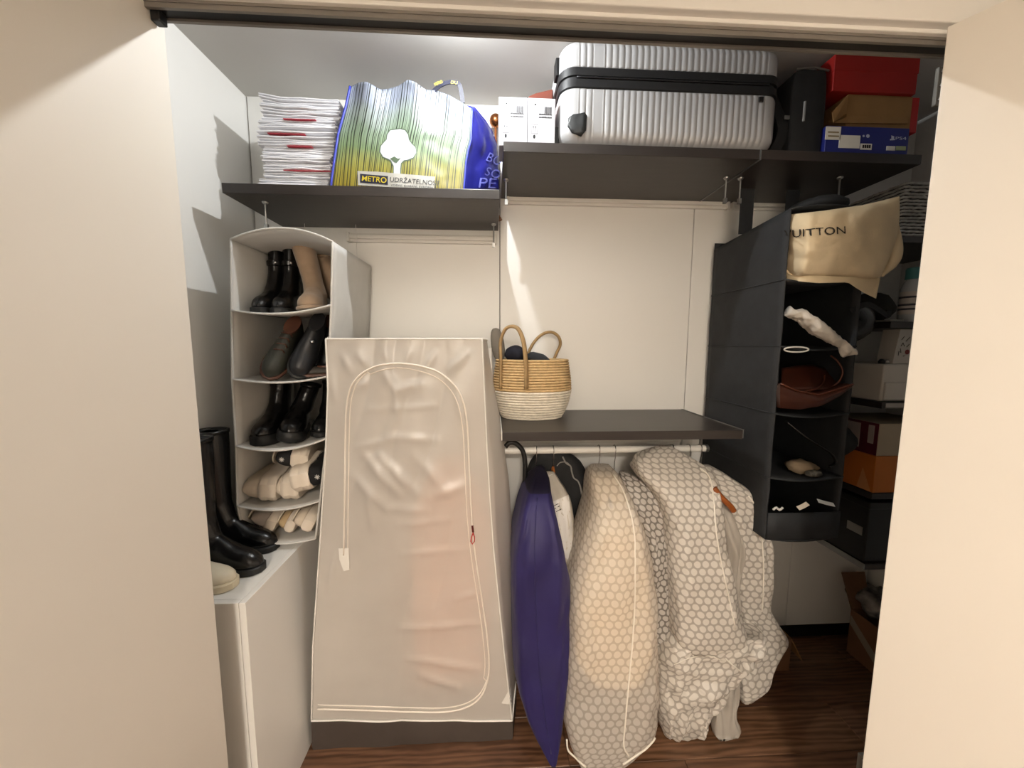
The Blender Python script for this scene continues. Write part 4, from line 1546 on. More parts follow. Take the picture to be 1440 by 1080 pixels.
# red zipper pull
zpl = [on(bv_w, x, y, 0.006, 1.4) for x, y in ((664, 742), (665, 748), (667, 754), (667, 760), (664, 764), (662, 760), (663, 754), (665, 748))]
zo = MB().tube(zpl, 0.0022, 6).build('zipper_pull', mat('pull_red', '#b52a25', 0.4), wr, smooth=True)
MB().tube([on(bv_w, 664, 738, 0.006, 1.4), on(bv_w, 665, 747, 0.006, 1.4)], 0.004, 8).build('slider', mat('pull_dark', '#5a1512', 0.4), zo)
# fabric flap at the left end of the zipper
decal([(477, 770), (491, 770), (492, 800), (484, 802), (478, 786)], bv_w, 0.004, 1.4).build('flap', pip, wr, solid=0.002)
decal([(705, 988), (718, 965), (719, 990)], bv_w, 0.003, 1.4).build('corner_highlight', pip, wr)  # highlight near the lower right corner, laid on as a pale triangle
# thin tube frame inside
frm = MB()
x0, x1 = rings[0][0].x + 0.11, rings[0][NF].x - 0.05
for (xx, yy) in ((x0, 1.42), (x1, 1.42), (x0, 1.74), (x1, 1.74)):
    yt = yy + (0.09 if yy < 1.5 else 0)
    frm.tube([(xx, yy, 0.004), (lerp(xx, (x0 + x1) / 2, 0.12), yt, rings[-1][0].z - 0.03)], 0.009, 8)
frm.build('frame', rail_white, wr, smooth=True, auto=40)

# what hangs inside and shows through
gx0, gx1 = P(583, 800, 1.50).x, P(690, 800, 1.50).x
ct = MB()
rr = []
for k in range(11):
    t = k / 10
    z = lerp(P(600, 950, 1.45).z, P(600, 640, 1.52).z, t)
    wd = 1.0 if t < 0.75 else lerp(1, 0.35, (t - 0.75) / 0.25)
    c_ = (gx0 + gx1) / 2
    rr.append([(c_ + (gx1 - gx0) / 2 * wd * math.copysign(abs(math.cos(a)) ** 0.4, math.cos(a)), 1.47 + 0.07 * math.copysign(abs(math.sin(a)) ** 0.6, math.sin(a)) + 0.01 * math.sin(7 * a), z) for a in [j / 28 * 2 * math.pi for j in range(28)]])
o = ct.loft(rr).build('hanging_coat', mat('coat_peach', '#dd8f5c', 0.8, var=0.06), smooth=True)
tag(o, 'peach coloured coat hanging inside the translucent wardrobe', 'coat')
sv = MB()
for k in range(1):
    rr = []
    for j in range(9):
        t = j / 8
        z = lerp(0.12, P(520, 640, 1.55).z, t)
        c_ = P(530, 800, 1.48).x + 0.03
        wd = 0.10 if t < 0.8 else lerp(0.10, 0.05, (t - 0.8) / 0.2)
        rr.append([(c_ + wd * math.copysign(abs(math.cos(a)) ** 0.5, math.cos(a)), 1.48 + 0.08 * math.sin(a) + 0.008 * math.sin(5 * a), z) for a in [q / 24 * 2 * math.pi for q in range(24)]])
    sv.loft(rr)
tag(sv.build('hanging_dress', mat('dress_grey', '#6d665e', 0.8, var=0.08), smooth=True), 'grey garment hanging inside the translucent wardrobe', 'garment')

# ================================================================== rope basket
tanr = mat('rope_tan', '#cfb080', 0.85, var=0.12, vscale=60, bump=0.3, bscale=160)
creamr = mat('rope_cream', '#ece3d2', 0.85, var=0.08, vscale=60, bump=0.3, bscale=160)
bf = PZ(750, 593, LZ).y
BYc = bf + 0.115
BX = P(748, 550, BYc).x
zr = P(748, 506, BYc - 0.11).z
bk_ = thing('rope_basket', 'two-tone rope basket with tan top and cream bottom', 'basket', (BX, BYc, LZ))
sc_ = BYc / 520
prof = [(0.0, 43.0), (0.10, 48.0), (0.25, 53.0), (0.45, 56.5), (0.62, 56.0), (0.8, 54.0), (1.0, 51.5)]
NC = 23
dz = (zr - LZ) / NC
for nm, rng, m in (('lower_body', range(0, 11), creamr), ('upper_body', range(11, NC), tanr)):
    mb = MB()
    for i in rng:
        t = (i + 0.5) / NC
        r = interp(prof, t)[0] * sc_
        mb.torus((BX, BYc, LZ + dz * (i + 0.5)), r - dz * 0.5, dz * 0.47, 48, 8, 1.0, 0.72)
    if nm == 'lower_body':
        mb.lathe([(0.001, 0.001), (1.0, 0.001), (1.0, 0.008), (0.001, 0.008)], 36)
        n0 = len(mb.v) - 36 * 4
        for i in range(n0, len(mb.v)):
            p = mb.v[i]
            mb.v[i] = Vector((BX + p.x * 40 * sc_, BYc + p.y * 40 * sc_ * 0.72, LZ + p.z))
    mb.build(nm, m, bk_, smooth=True)
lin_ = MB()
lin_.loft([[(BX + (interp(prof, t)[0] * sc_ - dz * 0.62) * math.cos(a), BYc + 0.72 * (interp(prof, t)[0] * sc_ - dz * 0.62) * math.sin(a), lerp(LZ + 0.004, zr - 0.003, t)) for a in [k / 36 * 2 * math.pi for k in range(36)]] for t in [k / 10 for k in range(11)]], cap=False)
lin_.build('gap_shade_liner', mat('rope_gap_shade', '#8a6a44', 0.95, var=0.2), bk_, smooth=True)  # added dark lining: shade of the gaps between coils put into its colour
hm = mat('handle_tan', '#a3865c', 0.7, var=0.1, vscale=40)
yfr = BYc - 0.72 * 52 * sc_
for pts, yy, ybase in (([(704, 547), (704, 525), (704, 500), (704, 480), (710, 464), (719, 459), (729, 463), (736, 480), (739, 503), (740, 525), (740, 547)], yfr - 0.012, None),
                       ([(739, 512), (744, 494), (752, 480), (763, 470), (775, 467), (785, 473), (788, 484), (783, 496), (776, 512)], BYc + 0.72 * 50 * sc_ - 0.02, None)):
    pp = []
    for x, y in pts:
        if yy < BYc:
            xw = P(x, y, yfr).x
            k = max(0.0, 1 - ((xw - BX) / (56 * sc_)) ** 2)
            ysurf = BYc - 0.72 * 55.5 * sc_ * math.sqrt(k)
            Yq = ysurf - 0.012 if y > 500 else lerp(ysurf - 0.012, ysurf + 0.01, min(1, (500 - y) / 40))
        else:
            Yq = yy
        pp.append(P(x, y, Yq))
    pp = spline(pp, 5)
    MB().tube(pp, 0.0115, 8, flat=(1.0, 0.62)).build('handle', hm, bk_, smooth=True)
# contents of the basket
def blob(name, label, cat, c, r, m, seed, squash=(1, 1, 1), amp=0.12, rot=0.0):
    vs_, fs = [], []
    n, q = 20, 12
    mb = MB()
    rings_ = []
    for j in range(q + 1):
        ph = -math.pi / 2 + math.pi * j / q
        ring = []
        for i in range(n):
            a = 2 * math.pi * i / n
            d_ = Vector((math.cos(a) * max(0.02, math.cos(ph)), math.sin(a) * max(0.02, math.cos(ph)), math.sin(ph)))
            k = r * (1 + amp * fbm(d_ * 1.7 + Vector((seed, 0, 0)), 1.0, 3) * 2)
            p = Vector((d_.x * k * squash[0], d_.y * k * squash[1], d_.z * k * squash[2]))
            if rot:
                p = Matrix.Rotation(rot, 3, 'Y') @ p
            ring.append(p + Vector(c))
        rings_.append(ring)
    mb.loft(rings_)
    o_ = mb.build(name, m, smooth=True)
    tag(o_, label, cat)
    return o_


c = P(724, 498, BYc)
blob('navy_cap', 'rolled navy cap in the rope basket', 'cap', c, 0.046, mat('navy_cloth', '#191a28', 0.85, var=0.2), 3.0, (1.0, 1.0, 0.85), 0.06)
c = P(757, 505, BYc + 0.02)
blob('charcoal_scarf', 'charcoal scarf folded in the rope basket beside the cap', 'scarf', c, 0.06, mat('charcoal_cloth', '#2a2d31', 0.9, var=0.2), 8.0, (1.0, 0.7, 0.45), 0.1, 0.3)
g = P(700, 485, BYc + 0.03)
sl = MB()
rr = []
for k in range(13):
    a = math.pi * k / 12
    rr.append([(g.x + 0.030 * math.sin(a) ** 0.7 * math.cos(b) + 0.01 * math.cos(a), g.y + 0.016 * math.sin(b) * math.sin(a) ** 0.7, g.z - 0.075 * math.cos(a)) for b in [2 * math.pi * j / 16 for j in range(16)]])
tag(sl.loft(rr).build('grey_slipper', mat('slipper_grey', '#8b857c', 0.85, var=0.1, bump=0.2, bscale=150), smooth=True), 'grey felt slipper standing upright at the left end of the rope basket', 'slipper')
# ================================================================== hanging garments


def dot_mat(name, dots, ground, spacing=0.033, trans=0.3, rough=0.45, size=0.40, alpha=1.0):
    m = bpy.data.materials.new(name)
    m.use_nodes = True
    n, l = m.node_tree.nodes, m.node_tree.links
    b = n['Principled BSDF']
    tc = n.new('ShaderNodeTexCoord')
    ds = []
    for off in ((0.0, 0.0), (0.5, 0.5)):
        v1 = n.new('ShaderNodeVectorMath')
        v1.operation = 'MULTIPLY_ADD'
        l.new(tc.outputs['UV'], v1.inputs[0])
        v1.inputs[1].default_value = (1 / spacing, 1 / (spacing * 1.732), 0)
        v1.inputs[2].default_value = (off[0], off[1], 0)
        v2 = n.new('ShaderNodeVectorMath')
        v2.operation = 'FRACTION'
        l.new(v1.outputs[0], v2.inputs[0])
        v3 = n.new('ShaderNodeVectorMath')
        v3.operation = 'SUBTRACT'
        l.new(v2.outputs[0], v3.inputs[0])
        v3.inputs[1].default_value = (0.5, 0.5, 0)
        v4 = n.new('ShaderNodeVectorMath')
        v4.operation = 'MULTIPLY'
        l.new(v3.outputs[0], v4.inputs[0])
        v4.inputs[1].default_value = (1, 1.732, 0)
        v5 = n.new('ShaderNodeVectorMath')
        v5.operation = 'LENGTH'
        l.new(v4.outputs[0], v5.inputs[0])
        ds.append(v5.outputs['Value'])
    mn = n.new('ShaderNodeMath')
    mn.operation = 'MINIMUM'
    l.new(ds[0], mn.inputs[0])
    l.new(ds[1], mn.inputs[1])
    mr = n.new('ShaderNodeMapRange')
    mr.inputs[1].default_value = size - 0.03
    mr.inputs[2].default_value = size + 0.03
    l.new(mn.outputs[0], mr.inputs[0])
    nz = n.new('ShaderNodeTexNoise')
    nz.inputs['Scale'].default_value = 9
    l.new(tc.outputs['Object'], nz.inputs['Vector'])
    mx = n.new('ShaderNodeMix')
    mx.data_type = 'RGBA'
    mx.inputs[6].default_value = lin(dots)
    mx.inputs[7].default_value = lin(ground)
    l.new(mr.outputs[0], mx.inputs[0])
    l.new(mx.outputs[2], b.inputs['Base Color'])
    b.inputs['Roughness'].default_value = rough
    bp = n.new('ShaderNodeBump')
    bp.inputs['Strength'].default_value = 0.25
    bp.inputs['Distance'].default_value = 0.006
    l.new(nz.outputs['Fac'], bp.inputs['Height'])
    l.new(bp.outputs['Normal'], b.inputs['Normal'])
    t = n.new('ShaderNodeBsdfTranslucent')
    l.new(mx.outputs[2], t.inputs['Color'])
    ms = n.new('ShaderNodeMixShader')
    ms.inputs[0].default_value = trans
    l.new(b.outputs[0], ms.inputs[1])
    l.new(t.outputs[0], ms.inputs[2])
    so = ms.outputs[0]
    if alpha < 1:
        tp = n.new('ShaderNodeBsdfTransparent')
        m2 = n.new('ShaderNodeMixShader')
        m2.inputs[0].default_value = alpha
        l.new(tp.outputs[0], m2.inputs[1])
        l.new(so, m2.inputs[2])
        so = m2.outputs[0]
    l.new(so, n['Material Output'].inputs['Surface'])
    return m


def smooth_rows(rows, n):
    """resample the table rows (first column y) with Catmull-Rom"""
    m = len(rows[0])
    out = []
    y0, y1 = rows[0][0], rows[-1][0]
    for i in range(n + 1):
        y = lerp(y0, y1, i / n)
        k = 0
        while k < len(rows) - 2 and rows[k + 1][0] < y:
            k += 1
        a, b = rows[max(0, k - 1)], rows[k]
        c, d = rows[k + 1], rows[min(len(rows) - 1, k + 2)]
        t = (y - b[0]) / (c[0] - b[0])
        r = [y]
        for j in range(1, m):
            sl0 = (c[j] - a[j]) / max(1e-6, c[0] - a[0]) * (c[0] - b[0])
            sl1 = (d[j] - b[j]) / max(1e-6, d[0] - b[0]) * (c[0] - b[0])
            h = (2 * t ** 3 - 3 * t ** 2 + 1) * b[j] + (t ** 3 - 2 * t ** 2 + t) * sl0 + (-2 * t ** 3 + 3 * t ** 2) * c[j] + (t ** 3 - t ** 2) * sl1
            r.append(h)
        out.append(r)
    return out


def bag_mesh(rows, seed, fold=0.012, nv=60, nu=64, pw=0.75, wr=0.010, crump=0.03):
    """closed hanging cover; rows = (y px, left px, right px, front Y, half depth)"""
    rings_ = []
    rs = smooth_rows(rows, nv)
    for k, (y, xl, xr, yf, hd) in enumerate(rs):
        v = k / nv
        yr = yf + min(hd, 0.07)
        zz = P((xl + xr) / 2, y, yf + 0.02).z
        zz = max(zz, 0.004)
        x0, x1 = P(xl, y, yr).x, P(xr, y, yr).x
        cx, hw = (x0 + x1) / 2, abs(x1 - x0) / 2
        ring = []
        e_ = min(1.0, 5 * v, 5 * (1 - v) + 0.25)
        for i in range(nu):
            a = 2 * math.pi * i / nu
            ca, sa = math.cos(a), math.sin(a)
            px_ = math.copysign(abs(ca) ** pw, ca)
            py_ = math.copysign(abs(sa) ** pw, sa)
            dx = fold * (fbm((ca * 1.6 + seed, sa * 1.6, v * 3.2 + seed), 1.0, 3) + 0.5 * fbm((ca * 3 + seed, sa * 3, v * 14), 1.0, 2)) * e_
            dy = wr * fbm((ca * 2.6 + seed * 2, sa * 2.0, v * 9.0), 1.0, 3) * e_ + fold * 1.2 * fbm((px_ * 2.3 + seed, v * 3.2, seed), 1.0, 2) * e_
            rdg = 0.0
            if sa < 0.3:
                q1 = abs(noise.noise((px_ * 1.7 + seed, v * 4.5 + px_ * 1.2, seed * 1.3)))
                q2 = abs(noise.noise((px_ * 2.6 - v * 5.0, v * 7.0 + seed, seed * 0.7)))
                rdg = crump * (0.35 - q1 - 0.5 * q2) * e_
            yq = yf + hd + hd * py_ + dy + rdg
            ring.append(Vector((cx + hw * px_ + dx * min(1, hw / 0.05), min(yq, D - 0.012), max(0.003, zz + 0.006 * fbm((ca * 2, sa * 2, seed), 1) * (1 if v > 0.9 else 0)))))
        rings_.append(ring)
    mb = MB()
    mb.loft(rings_, cap=True, uv=True)
    # metric UVs that start at the back so that the front has no seam
    idx = 0
    uvs = {}
    acc = 0.0
    for k, ring in enumerate(rings_):
        if k:
            acc += sum((a - b).length for a, b in zip(ring, rings_[k - 1])) / len(ring)
        fr_ = int(nu * 0.75)
        s = {fr_: 0.0}
        c = 0.0
        for q in range(1, nu // 2 + 1):
            c += (ring[(fr_ + q) % nu] - ring[(fr_ + q - 1) % nu]).length
            s[(fr_ + q) % nu] = c
        c = 0.0
        for q in range(1, nu // 2):
            c -= (ring[(fr_ - q) % nu] - ring[(fr_ - q + 1) % nu]).length
            s[(fr_ - q) % nu] = c
        for i in range(nu):
            uvs[k * nu + i] = (s[i] + 0.5, acc)
    mb.uv = uvs
    return mb


def hanger(label, px, ytop, yneck, wood=None, Yh=None, arm=0.19):
    """wire hook over the rod plus shoulders that run front to back"""
    Yh = Yh or RODY
    x = P(px, 632, RODY).x
    zn = P(px, yneck, RODY).z
    t = thing('clothes_hanger', label, 'hanger', (x, RODY, zn), group='clothes hangers on the rod')
    pts = [(x + 0.002, RODY, zn), (x + 0.001, RODY - 0.004, RODZ - 0.06), (x, RODY - 0.016, RODZ - 0.03)]
    for k in range(9):
        a = math.pi * (1.12 - k / 8 * 1.25)
        pts.append((x, RODY + 0.0195 * math.cos(a), RODZ + 0.0195 * math.sin(a)))
    MB().tube(spline([p for p in pts], 3), 0.0017, 6).build('hook', chrome, t, smooth=True)
    m = wood or black_plastic
    pa = []
    for k in range(11):
        u = k / 10 * 2 - 1
        pa.append((x + 0.001, RODY + arm * u * (1.0 if u < 0 else 0.95), zn - 0.012 - 0.075 * abs(u) ** 1.4))
    MB().tube(spline(pa, 2), 0.009, 8, flat=(0.7, 1.3)).build('arm', m, t, smooth=True)
    return t


wood = mat('hanger_wood', '#9a5a2c', 0.4, var=0.15, vscale=12)
H_ = hanger
H_('thin metal hook hanger carrying the purple garment bag', 754, 620, 658)
H_('wooden hanger with metal hook in the white printed cover', 778, 620, 655, wood, arm=0.05)
H_('black hanger with metal hook in the clear dotted bag with the cream coat', 842, 620, 660)
H_('black hanger with metal hook in the narrow dotted garment bag', 864, 620, 660)
H_('black hanger with metal hook under the large dotted bag', 945, 620, 660)
H_('black hanger with metal hook between the two dotted bags on the right', 968, 620, 662)
H_('wooden hanger with orange-brown arm at the right end of the rod', 984, 620, 668, wood, arm=0.10)

# purple bag
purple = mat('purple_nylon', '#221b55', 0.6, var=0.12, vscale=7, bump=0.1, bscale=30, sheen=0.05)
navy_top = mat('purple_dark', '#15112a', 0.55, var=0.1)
pr = [(656, 757, 764, 1.520, 0.018), (672, 747, 770, 1.440, 0.066), (697, 738, 774, 1.360, 0.114), (743, 727, 784, 1.300, 0.132), (784, 721, 793, 1.280, 0.138), (830, 719, 800, 1.275, 0.138), (880, 720, 801, 1.270, 0.138),
      (960, 724, 798, 1.255, 0.132), (1007, 736, 791, 1.250, 0.114), (1050, 757, 784, 1.240, 0.072), (1074, 774, 781, 1.235, 0.030)]
mb = bag_mesh(pr, 1.0, fold=0.012, wr=0.008, nv=70, pw=0.45, crump=0.02)
bvp = mb.bvh()
pb = thing('garment_bag', 'deep purple nylon garment bag with pointed bottom', 'garment bag', (P(760, 900, 1.4).x, 1.45, 0.003), group='garment bags on the rod')
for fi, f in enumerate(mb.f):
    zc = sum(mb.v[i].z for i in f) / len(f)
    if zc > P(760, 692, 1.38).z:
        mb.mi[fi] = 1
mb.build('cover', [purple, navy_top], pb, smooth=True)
MB().tube([on(bvp, x, y, 0.0, 1.3) for x, y in spline([(755, 700, 0), (752, 760, 0), (753, 840, 0), (757, 920, 0), (765, 1000, 0), (775, 1060, 0)], 6) and [(q.x, q.y) for q in spline([(755, 700, 0), (752, 760, 0), (753, 840, 0), (757, 920, 0), (765, 1000, 0), (775, 1060, 0)], 6)]], 0.0022, 6).build('seam', purple, pb, smooth=True)

# black umbrella hooked over the rod
ub = thing('umbrella', 'black umbrella hooked over the left end of the clothes rod', 'umbrella', (P(738, 800, 1.6).x, 1.6, 0.3))
uy = RODY - 0.032
hk = [P(711, 628, uy), P(717, 622.5, uy), P(726, 624, uy), P(735, 634, uy), P(738.5, 652, uy), P(738, 680, uy), P(737, 715, uy)]
MB().tube(spline(hk, 6), 0.0105, 10).build('handle', black_plastic, ub, smooth=True)
pA, pB = P(737, 710, uy), Vector((P(737, 710, uy).x, uy + 0.02, 0.32))
rr = []
for k in range(14):
    t = k / 13
    c = pA.lerp(pB, t)
    r = interp([(0, 0.016), (0.1, 0.03), (0.6, 0.036), (0.92, 0.014), (1, 0.006)], t)[0]
    rr.append([c + Vector((r * (1 + 0.16 * math.cos(8 * a)) * math.cos(a), r * (1 + 0.16 * math.cos(8 * a)) * math.sin(a), 0)) for a in [j / 32 * 2 * math.pi for j in range(32)]])
MB().loft(rr).build('canopy', black_fabric, ub, smooth=True)
MB().tube([pA, pB - Vector((0, 0, 0.05))], 0.005, 8).build('shaft', steel, ub)

# white printed dry-cleaning cover
wc = [(662, 765, 779, 1.530, 0.010), (676, 763, 787, 1.500, 0.030), (705, 764, 801, 1.450, 0.065), (745, 768, 807, 1.430, 0.075), (790, 774, 804, 1.430, 0.075), (830, 784, 801, 1.440, 0.070), (880, 790, 799, 1.460, 0.060)]
mb = bag_mesh(wc, 4.0, fold=0.012, wr=0.010, nv=36, nu=44)
bvw = mb.bvh()
wcv = thing('garment_cover', 'white printed dry-cleaning cover between the purple and black bags', 'garment bag', (P(790, 800, 1.5).x, 1.55, P(790, 880, 1.46).z), group='garment bags on the rod')
mb.build('cover', mat('film_white', '#cfc8bc', 0.35, var=0.1, vscale=10, bump=0.2, bscale=20, trans=0.25), wcv, smooth=True)
decal([(776, 706), (799, 696), (805, 745), (802, 790), (791, 780), (779, 735)], bvw, 0.002, 1.44).build('paper_sheet', mat('sheet_white', '#e2dfdb', 0.5), wcv, smooth=True)
for k, (a, b) in enumerate((((780, 711), (785, 708)), ((781, 715), (787, 711)), ((783, 719), (788, 716)))):
    MB().tube([on(bvw, *a, 0.004, 1.44), on(bvw, *b, 0.004, 1.44)], 0.0014, 5).build('print_mark', ink, wcv)
MB().tube([on(bvw, x, y, 0.002, 1.45) for x, y in ((765, 666), (770, 670), (777, 667))], 0.0014, 5).build('edge', cloth_white, wcv)

# black suit bag with grey piping
bl = [(636, 757, 797, 1.575, 0.03), (650, 746, 815, 1.58, 0.05), (680, 738, 828, 1.58, 0.07), (720, 736, 830, 1.58, 0.08), (770, 738, 825, 1.58, 0.08), (810, 742, 813, 1.58, 0.08), (860, 748, 806, 1.58, 0.07), (930, 752, 800, 1.58, 0.06)]
mb = bag_mesh(bl, 6.0, fold=0.010, wr=0.006, nv=36, nu=44)
bvb = mb.bvh()
bsb = thing('suit_bag', 'black suit bag with grey piping behind the white printed cover', 'garment bag', (P(785, 800, 1.62).x, 1.65, P(785, 930, 1.58).z), group='garment bags on the rod')
mb.build('cover', black_fabric, bsb, smooth=True)
pip2 = mat('piping_grey', '#8d8a86', 0.5)
pth = [(791, 642), (796, 651), (802, 655), (804, 664), (807, 672), (813, 677), (817, 690), (819, 708), (818, 735), (815, 760), (811, 785), (805, 815)]
MB().tube([on(bvb, q.x, q.y, 0.003, 1.58) for q in spline([(x, y, 0) for x, y in pth], 4)], 0.0036, 6).build('piping', pip2, bsb, smooth=True)
MB().tube([on(bvb, q.x, q.y, 0.002, 1.58) for q in spline([(783, 655, 0), (788, 650, 0), (797, 650, 0), (803, 656, 0)], 4)], 0.0022, 6).build('piping', pip2, bsb, smooth=True)

GD = dot_mat('dots_grey', '#f2ece3', '#c4bcb2')
GD2 = dot_mat('dots_dark', '#dcd6cf', '#8d867e', spacing=0.030)
CD = dot_mat('dots_clear', '#f5efe6', '#d0c8bd', trans=0.3, alpha=0.62)
zipw = mat('zip_white', '#ece6da', 0.5)


def zpath(bv, pts, r, par, nm='zipper', Y=1.3, m=None):
    MB().tube([on(bv, q.x, q.y, 0.002, Y) for q in spline([(x, y, 0) for x, y in pts], 5)], r, 6).build(nm, m or zipw, par, smooth=True)


def gbag(label, rows, seed, m, zips=(), fold=0.014, wr=0.012, nv=70, nu=72, name='garment_bag', pw=0.6, crump=0.045):
    mb_ = bag_mesh(rows, seed, fold=fold, wr=wr, nv=nv, nu=nu, pw=pw, crump=crump)
    bv_ = mb_.bvh()
    zmin = min(p.z for p in mb_.v)
    xs_ = [p.x for p in mb_.v]
    t = thing(name, label, 'garment bag', ((min(xs_) + max(xs_)) / 2, 1.45, zmin), group='garment bags on the rod')
    mb_.build('cover', m, t, smooth=True)
    for pts, r in zips:
        zpath(bv_, pts, r, t)
    return t, bv_


# narrow dotted bag behind the cream one
gbag('narrow grey garment bag with pale dots, right of the bag with the cream coat', [(664, 872, 882, 1.500, 0.018), (678, 871, 900, 1.460, 0.054), (705, 874, 921, 1.420, 0.084), (735, 883, 933, 1.400, 0.096), (770, 893, 939, 1.380, 0.102), (842, 900, 943, 1.370, 0.102),
     (905, 906, 943, 1.370, 0.096), (928, 914, 936, 1.380, 0.060), (938, 921, 928, 1.380, 0.024)], 9.0, GD2, fold=0.009, wr=0.008)
# cream bag
CR = [(656, 832, 858, 1.500, 0.031), (668, 828, 865, 1.440, 0.068), (690, 829, 878, 1.380, 0.105), (717, 831, 889, 1.330, 0.130), (746, 827, 900, 1.290, 0.143), (790, 815, 912, 1.270, 0.149), (842, 802, 920, 1.250, 0.155),
     (882, 799, 923, 1.240, 0.155), (955, 795, 924, 1.220, 0.149), (1020, 793, 923, 1.200, 0.136), (1046, 796, 918, 1.195, 0.112), (1066, 804, 895, 1.190, 0.081), (1084, 818, 868, 1.190, 0.037)]
ct_, cbv = gbag('big clear dotted garment bag with a cream coat inside and white zipper', CR, 12.0, CD,
     [([(861, 666), (876, 690), (886, 720), (891, 745), (893, 775), (892, 850), (889, 905), (884, 960), (879, 1015), (877, 1048), (884, 1062)], 0.0032)], fold=0.016, wr=0.014, pw=0.5, crump=0.035)
zpath(cbv, [(797, 1040), (799, 1055), (810, 1066), (824, 1078)], 0.0035, ct_, 'hem', 1.2)
zpath(cbv, [(921, 1038), (908, 1052), (895, 1061), (876, 1074)], 0.0035, ct_, 'hem', 1.2)
inner_rows = [(y, lerp(xl, xr, 0.05), lerp(xl, xr, 0.95), yf + 0.022 + hd * 0.06, hd * 0.8) for y, xl, xr, yf, hd in CR if 660 < y < 900]
inner_rows += [(935, 806, 915, 1.27, 0.11), (965, 830, 900, 1.28, 0.08)]
cm = bag_mesh(inner_rows, 13.0, fold=0.014, wr=0.012, nv=40, nu=48, pw=0.55, crump=0.03)
co = cm.build('cream_coat', mat('coat_cream', '#f5e2c4', 0.8, var=0.06, vscale=6), smooth=True)
tag(co, 'cream coat hanging inside the big clear dotted garment bag', 'coat')

# plain translucent cover that reaches the floor
film = mat('film_grey', '#cdc6bc', 0.35, var=0.06, vscale=8, bump=0.2, bscale=14, trans=0.35)
gbag('plain translucent grey garment cover showing between the dotted bags, reaching the floor', [(690, 998, 1012, 1.435, 0.024), (720, 1003, 1024, 1.385, 0.048), (755, 1008, 1034, 1.365, 0.058), (775, 1010, 1035, 1.365, 0.058), (800, 1012, 1030, 1.365, 0.058), (860, 1010, 1035, 1.355, 0.053), (930, 1004, 1034, 1.345, 0.048),
     (985, 1002, 1030, 1.325, 0.043), (1010, 1003, 1030, 1.310, 0.038), (1030, 1003, 1038, 1.300, 0.029), (1046, 1008, 1024, 1.295, 0.014)], 21.0, film, fold=0.016, wr=0.014, nv=60, nu=48)
# dotted bag at the right end
gbag('grey dotted garment bag at the right end of the rod beside the wooden hanger', [(655, 986, 1000, 1.465, 0.020), (665, 985, 1012, 1.435, 0.048), (678, 990, 1027, 1.415, 0.068), (697, 999, 1054, 1.395, 0.088), (714, 1006, 1066, 1.385, 0.095), (743, 1014, 1073, 1.375, 0.095), (784, 1020, 1077, 1.375, 0.095), (828, 1026, 1077, 1.385, 0.088),
     (862, 1030, 1075, 1.395, 0.081), (880, 1034, 1084, 1.395, 0.075), (905, 1034, 1098, 1.395, 0.068), (920, 1034, 1090, 1.385, 0.068), (943, 1034, 1079, 1.375, 0.061), (969, 1035, 1072, 1.365, 0.054), (984, 1041, 1054, 1.365, 0.020)], 30.0, GD,
     [([(1052, 697), (1063, 714), (1069, 743), (1073, 784), (1073, 828), (1071, 860)], 0.003)], fold=0.010, wr=0.010, pw=0.5, crump=0.02)
# large dotted bag, bottom folded up
gt, gbv = gbag('largest grey dotted garment bag with crumpled folded bottom', [(627, 924, 944, 1.490, 0.014), (640, 899, 962, 1.450, 0.040), (653, 893, 981, 1.420, 0.055), (670, 897, 999, 1.380, 0.105), (690, 911, 1007, 1.350, 0.119), (711, 925, 1010, 1.330, 0.126), (755, 936, 1014, 1.310, 0.133), (813, 941, 1025, 1.290, 0.133),
     (872, 945, 1036, 1.280, 0.126), (905, 946, 1044, 1.275, 0.112), (918, 952, 1036, 1.285, 0.084)], 40.0, GD,
     [([(984, 658), (998, 672), (1003, 700), (1007, 750), (1015, 795), (1026, 845), (1034, 884)], 0.003)], fold=0.014, wr=0.010, pw=0.45, crump=0.02)
mb = bag_mesh([(886, 985, 1040, 1.37, 0.02), (895, 955, 1064, 1.31, 0.09), (910, 940, 1066, 1.285, 0.13), (926, 932, 1062, 1.275, 0.15), (955, 925, 1049, 1.265, 0.16), (984, 923, 1024, 1.27, 0.15), (1010, 924, 1002, 1.28, 0.12), (1034, 926, 985, 1.30, 0.09), (1045, 932, 966, 1.31, 0.05)], 47.0, fold=0.020, wr=0.03, nv=44, nu=72, pw=0.5, crump=0.06)
bvl = mb.bvh()
mb.build('folded_hem', GD, gt, smooth=True)
zpath(bvl, [(1020, 926), (1030, 935), (1043, 946)], 0.003, gt, 'zipper_end')
zpath(bvl, [(948, 935), (970, 925), (995, 922), (1015, 928)], 0.0016, gt, 'fold_edge')
# wooden hanger arm peeping out
wh = MB().tube(spline([P(1004, 686, 1.36), P(1012, 697, 1.355), P(1021, 706, 1.35), P(1028, 713, 1.35), P(1032, 719, 1.355)], 5), 0.0095, 8, flat=(0.8, 1.2))
wobj = wh.build('wooden_hanger', mat('hanger_orange', '#94501f', 0.35, var=0.1), smooth=True)
tag(wobj, 'orange-brown wooden hanger arm poking out between two dotted bags', 'hanger')
# ================================================================== black hanging organizer on the right
BOF, BOB = 1.315, 1.768
bo = thing('hanging_organizer', 'tall black hanging fabric organizer stuffed with bags', 'organizer', (P(1150, 600, BOF).x, 1.54, P(1130, 757, BOF).z))
bl_rows = [293, 393, 487, 582, 672, 720, 757]
xL, xR = P(1105, 392, BOF).x, P(1207, 450, BOF).x
zs_ = [P(1105, y, BOF).z for y in bl_rows]
blk = mat('organizer_black', '#202225', 0.75, var=0.15, vscale=25, bump=0.12, bscale=220)


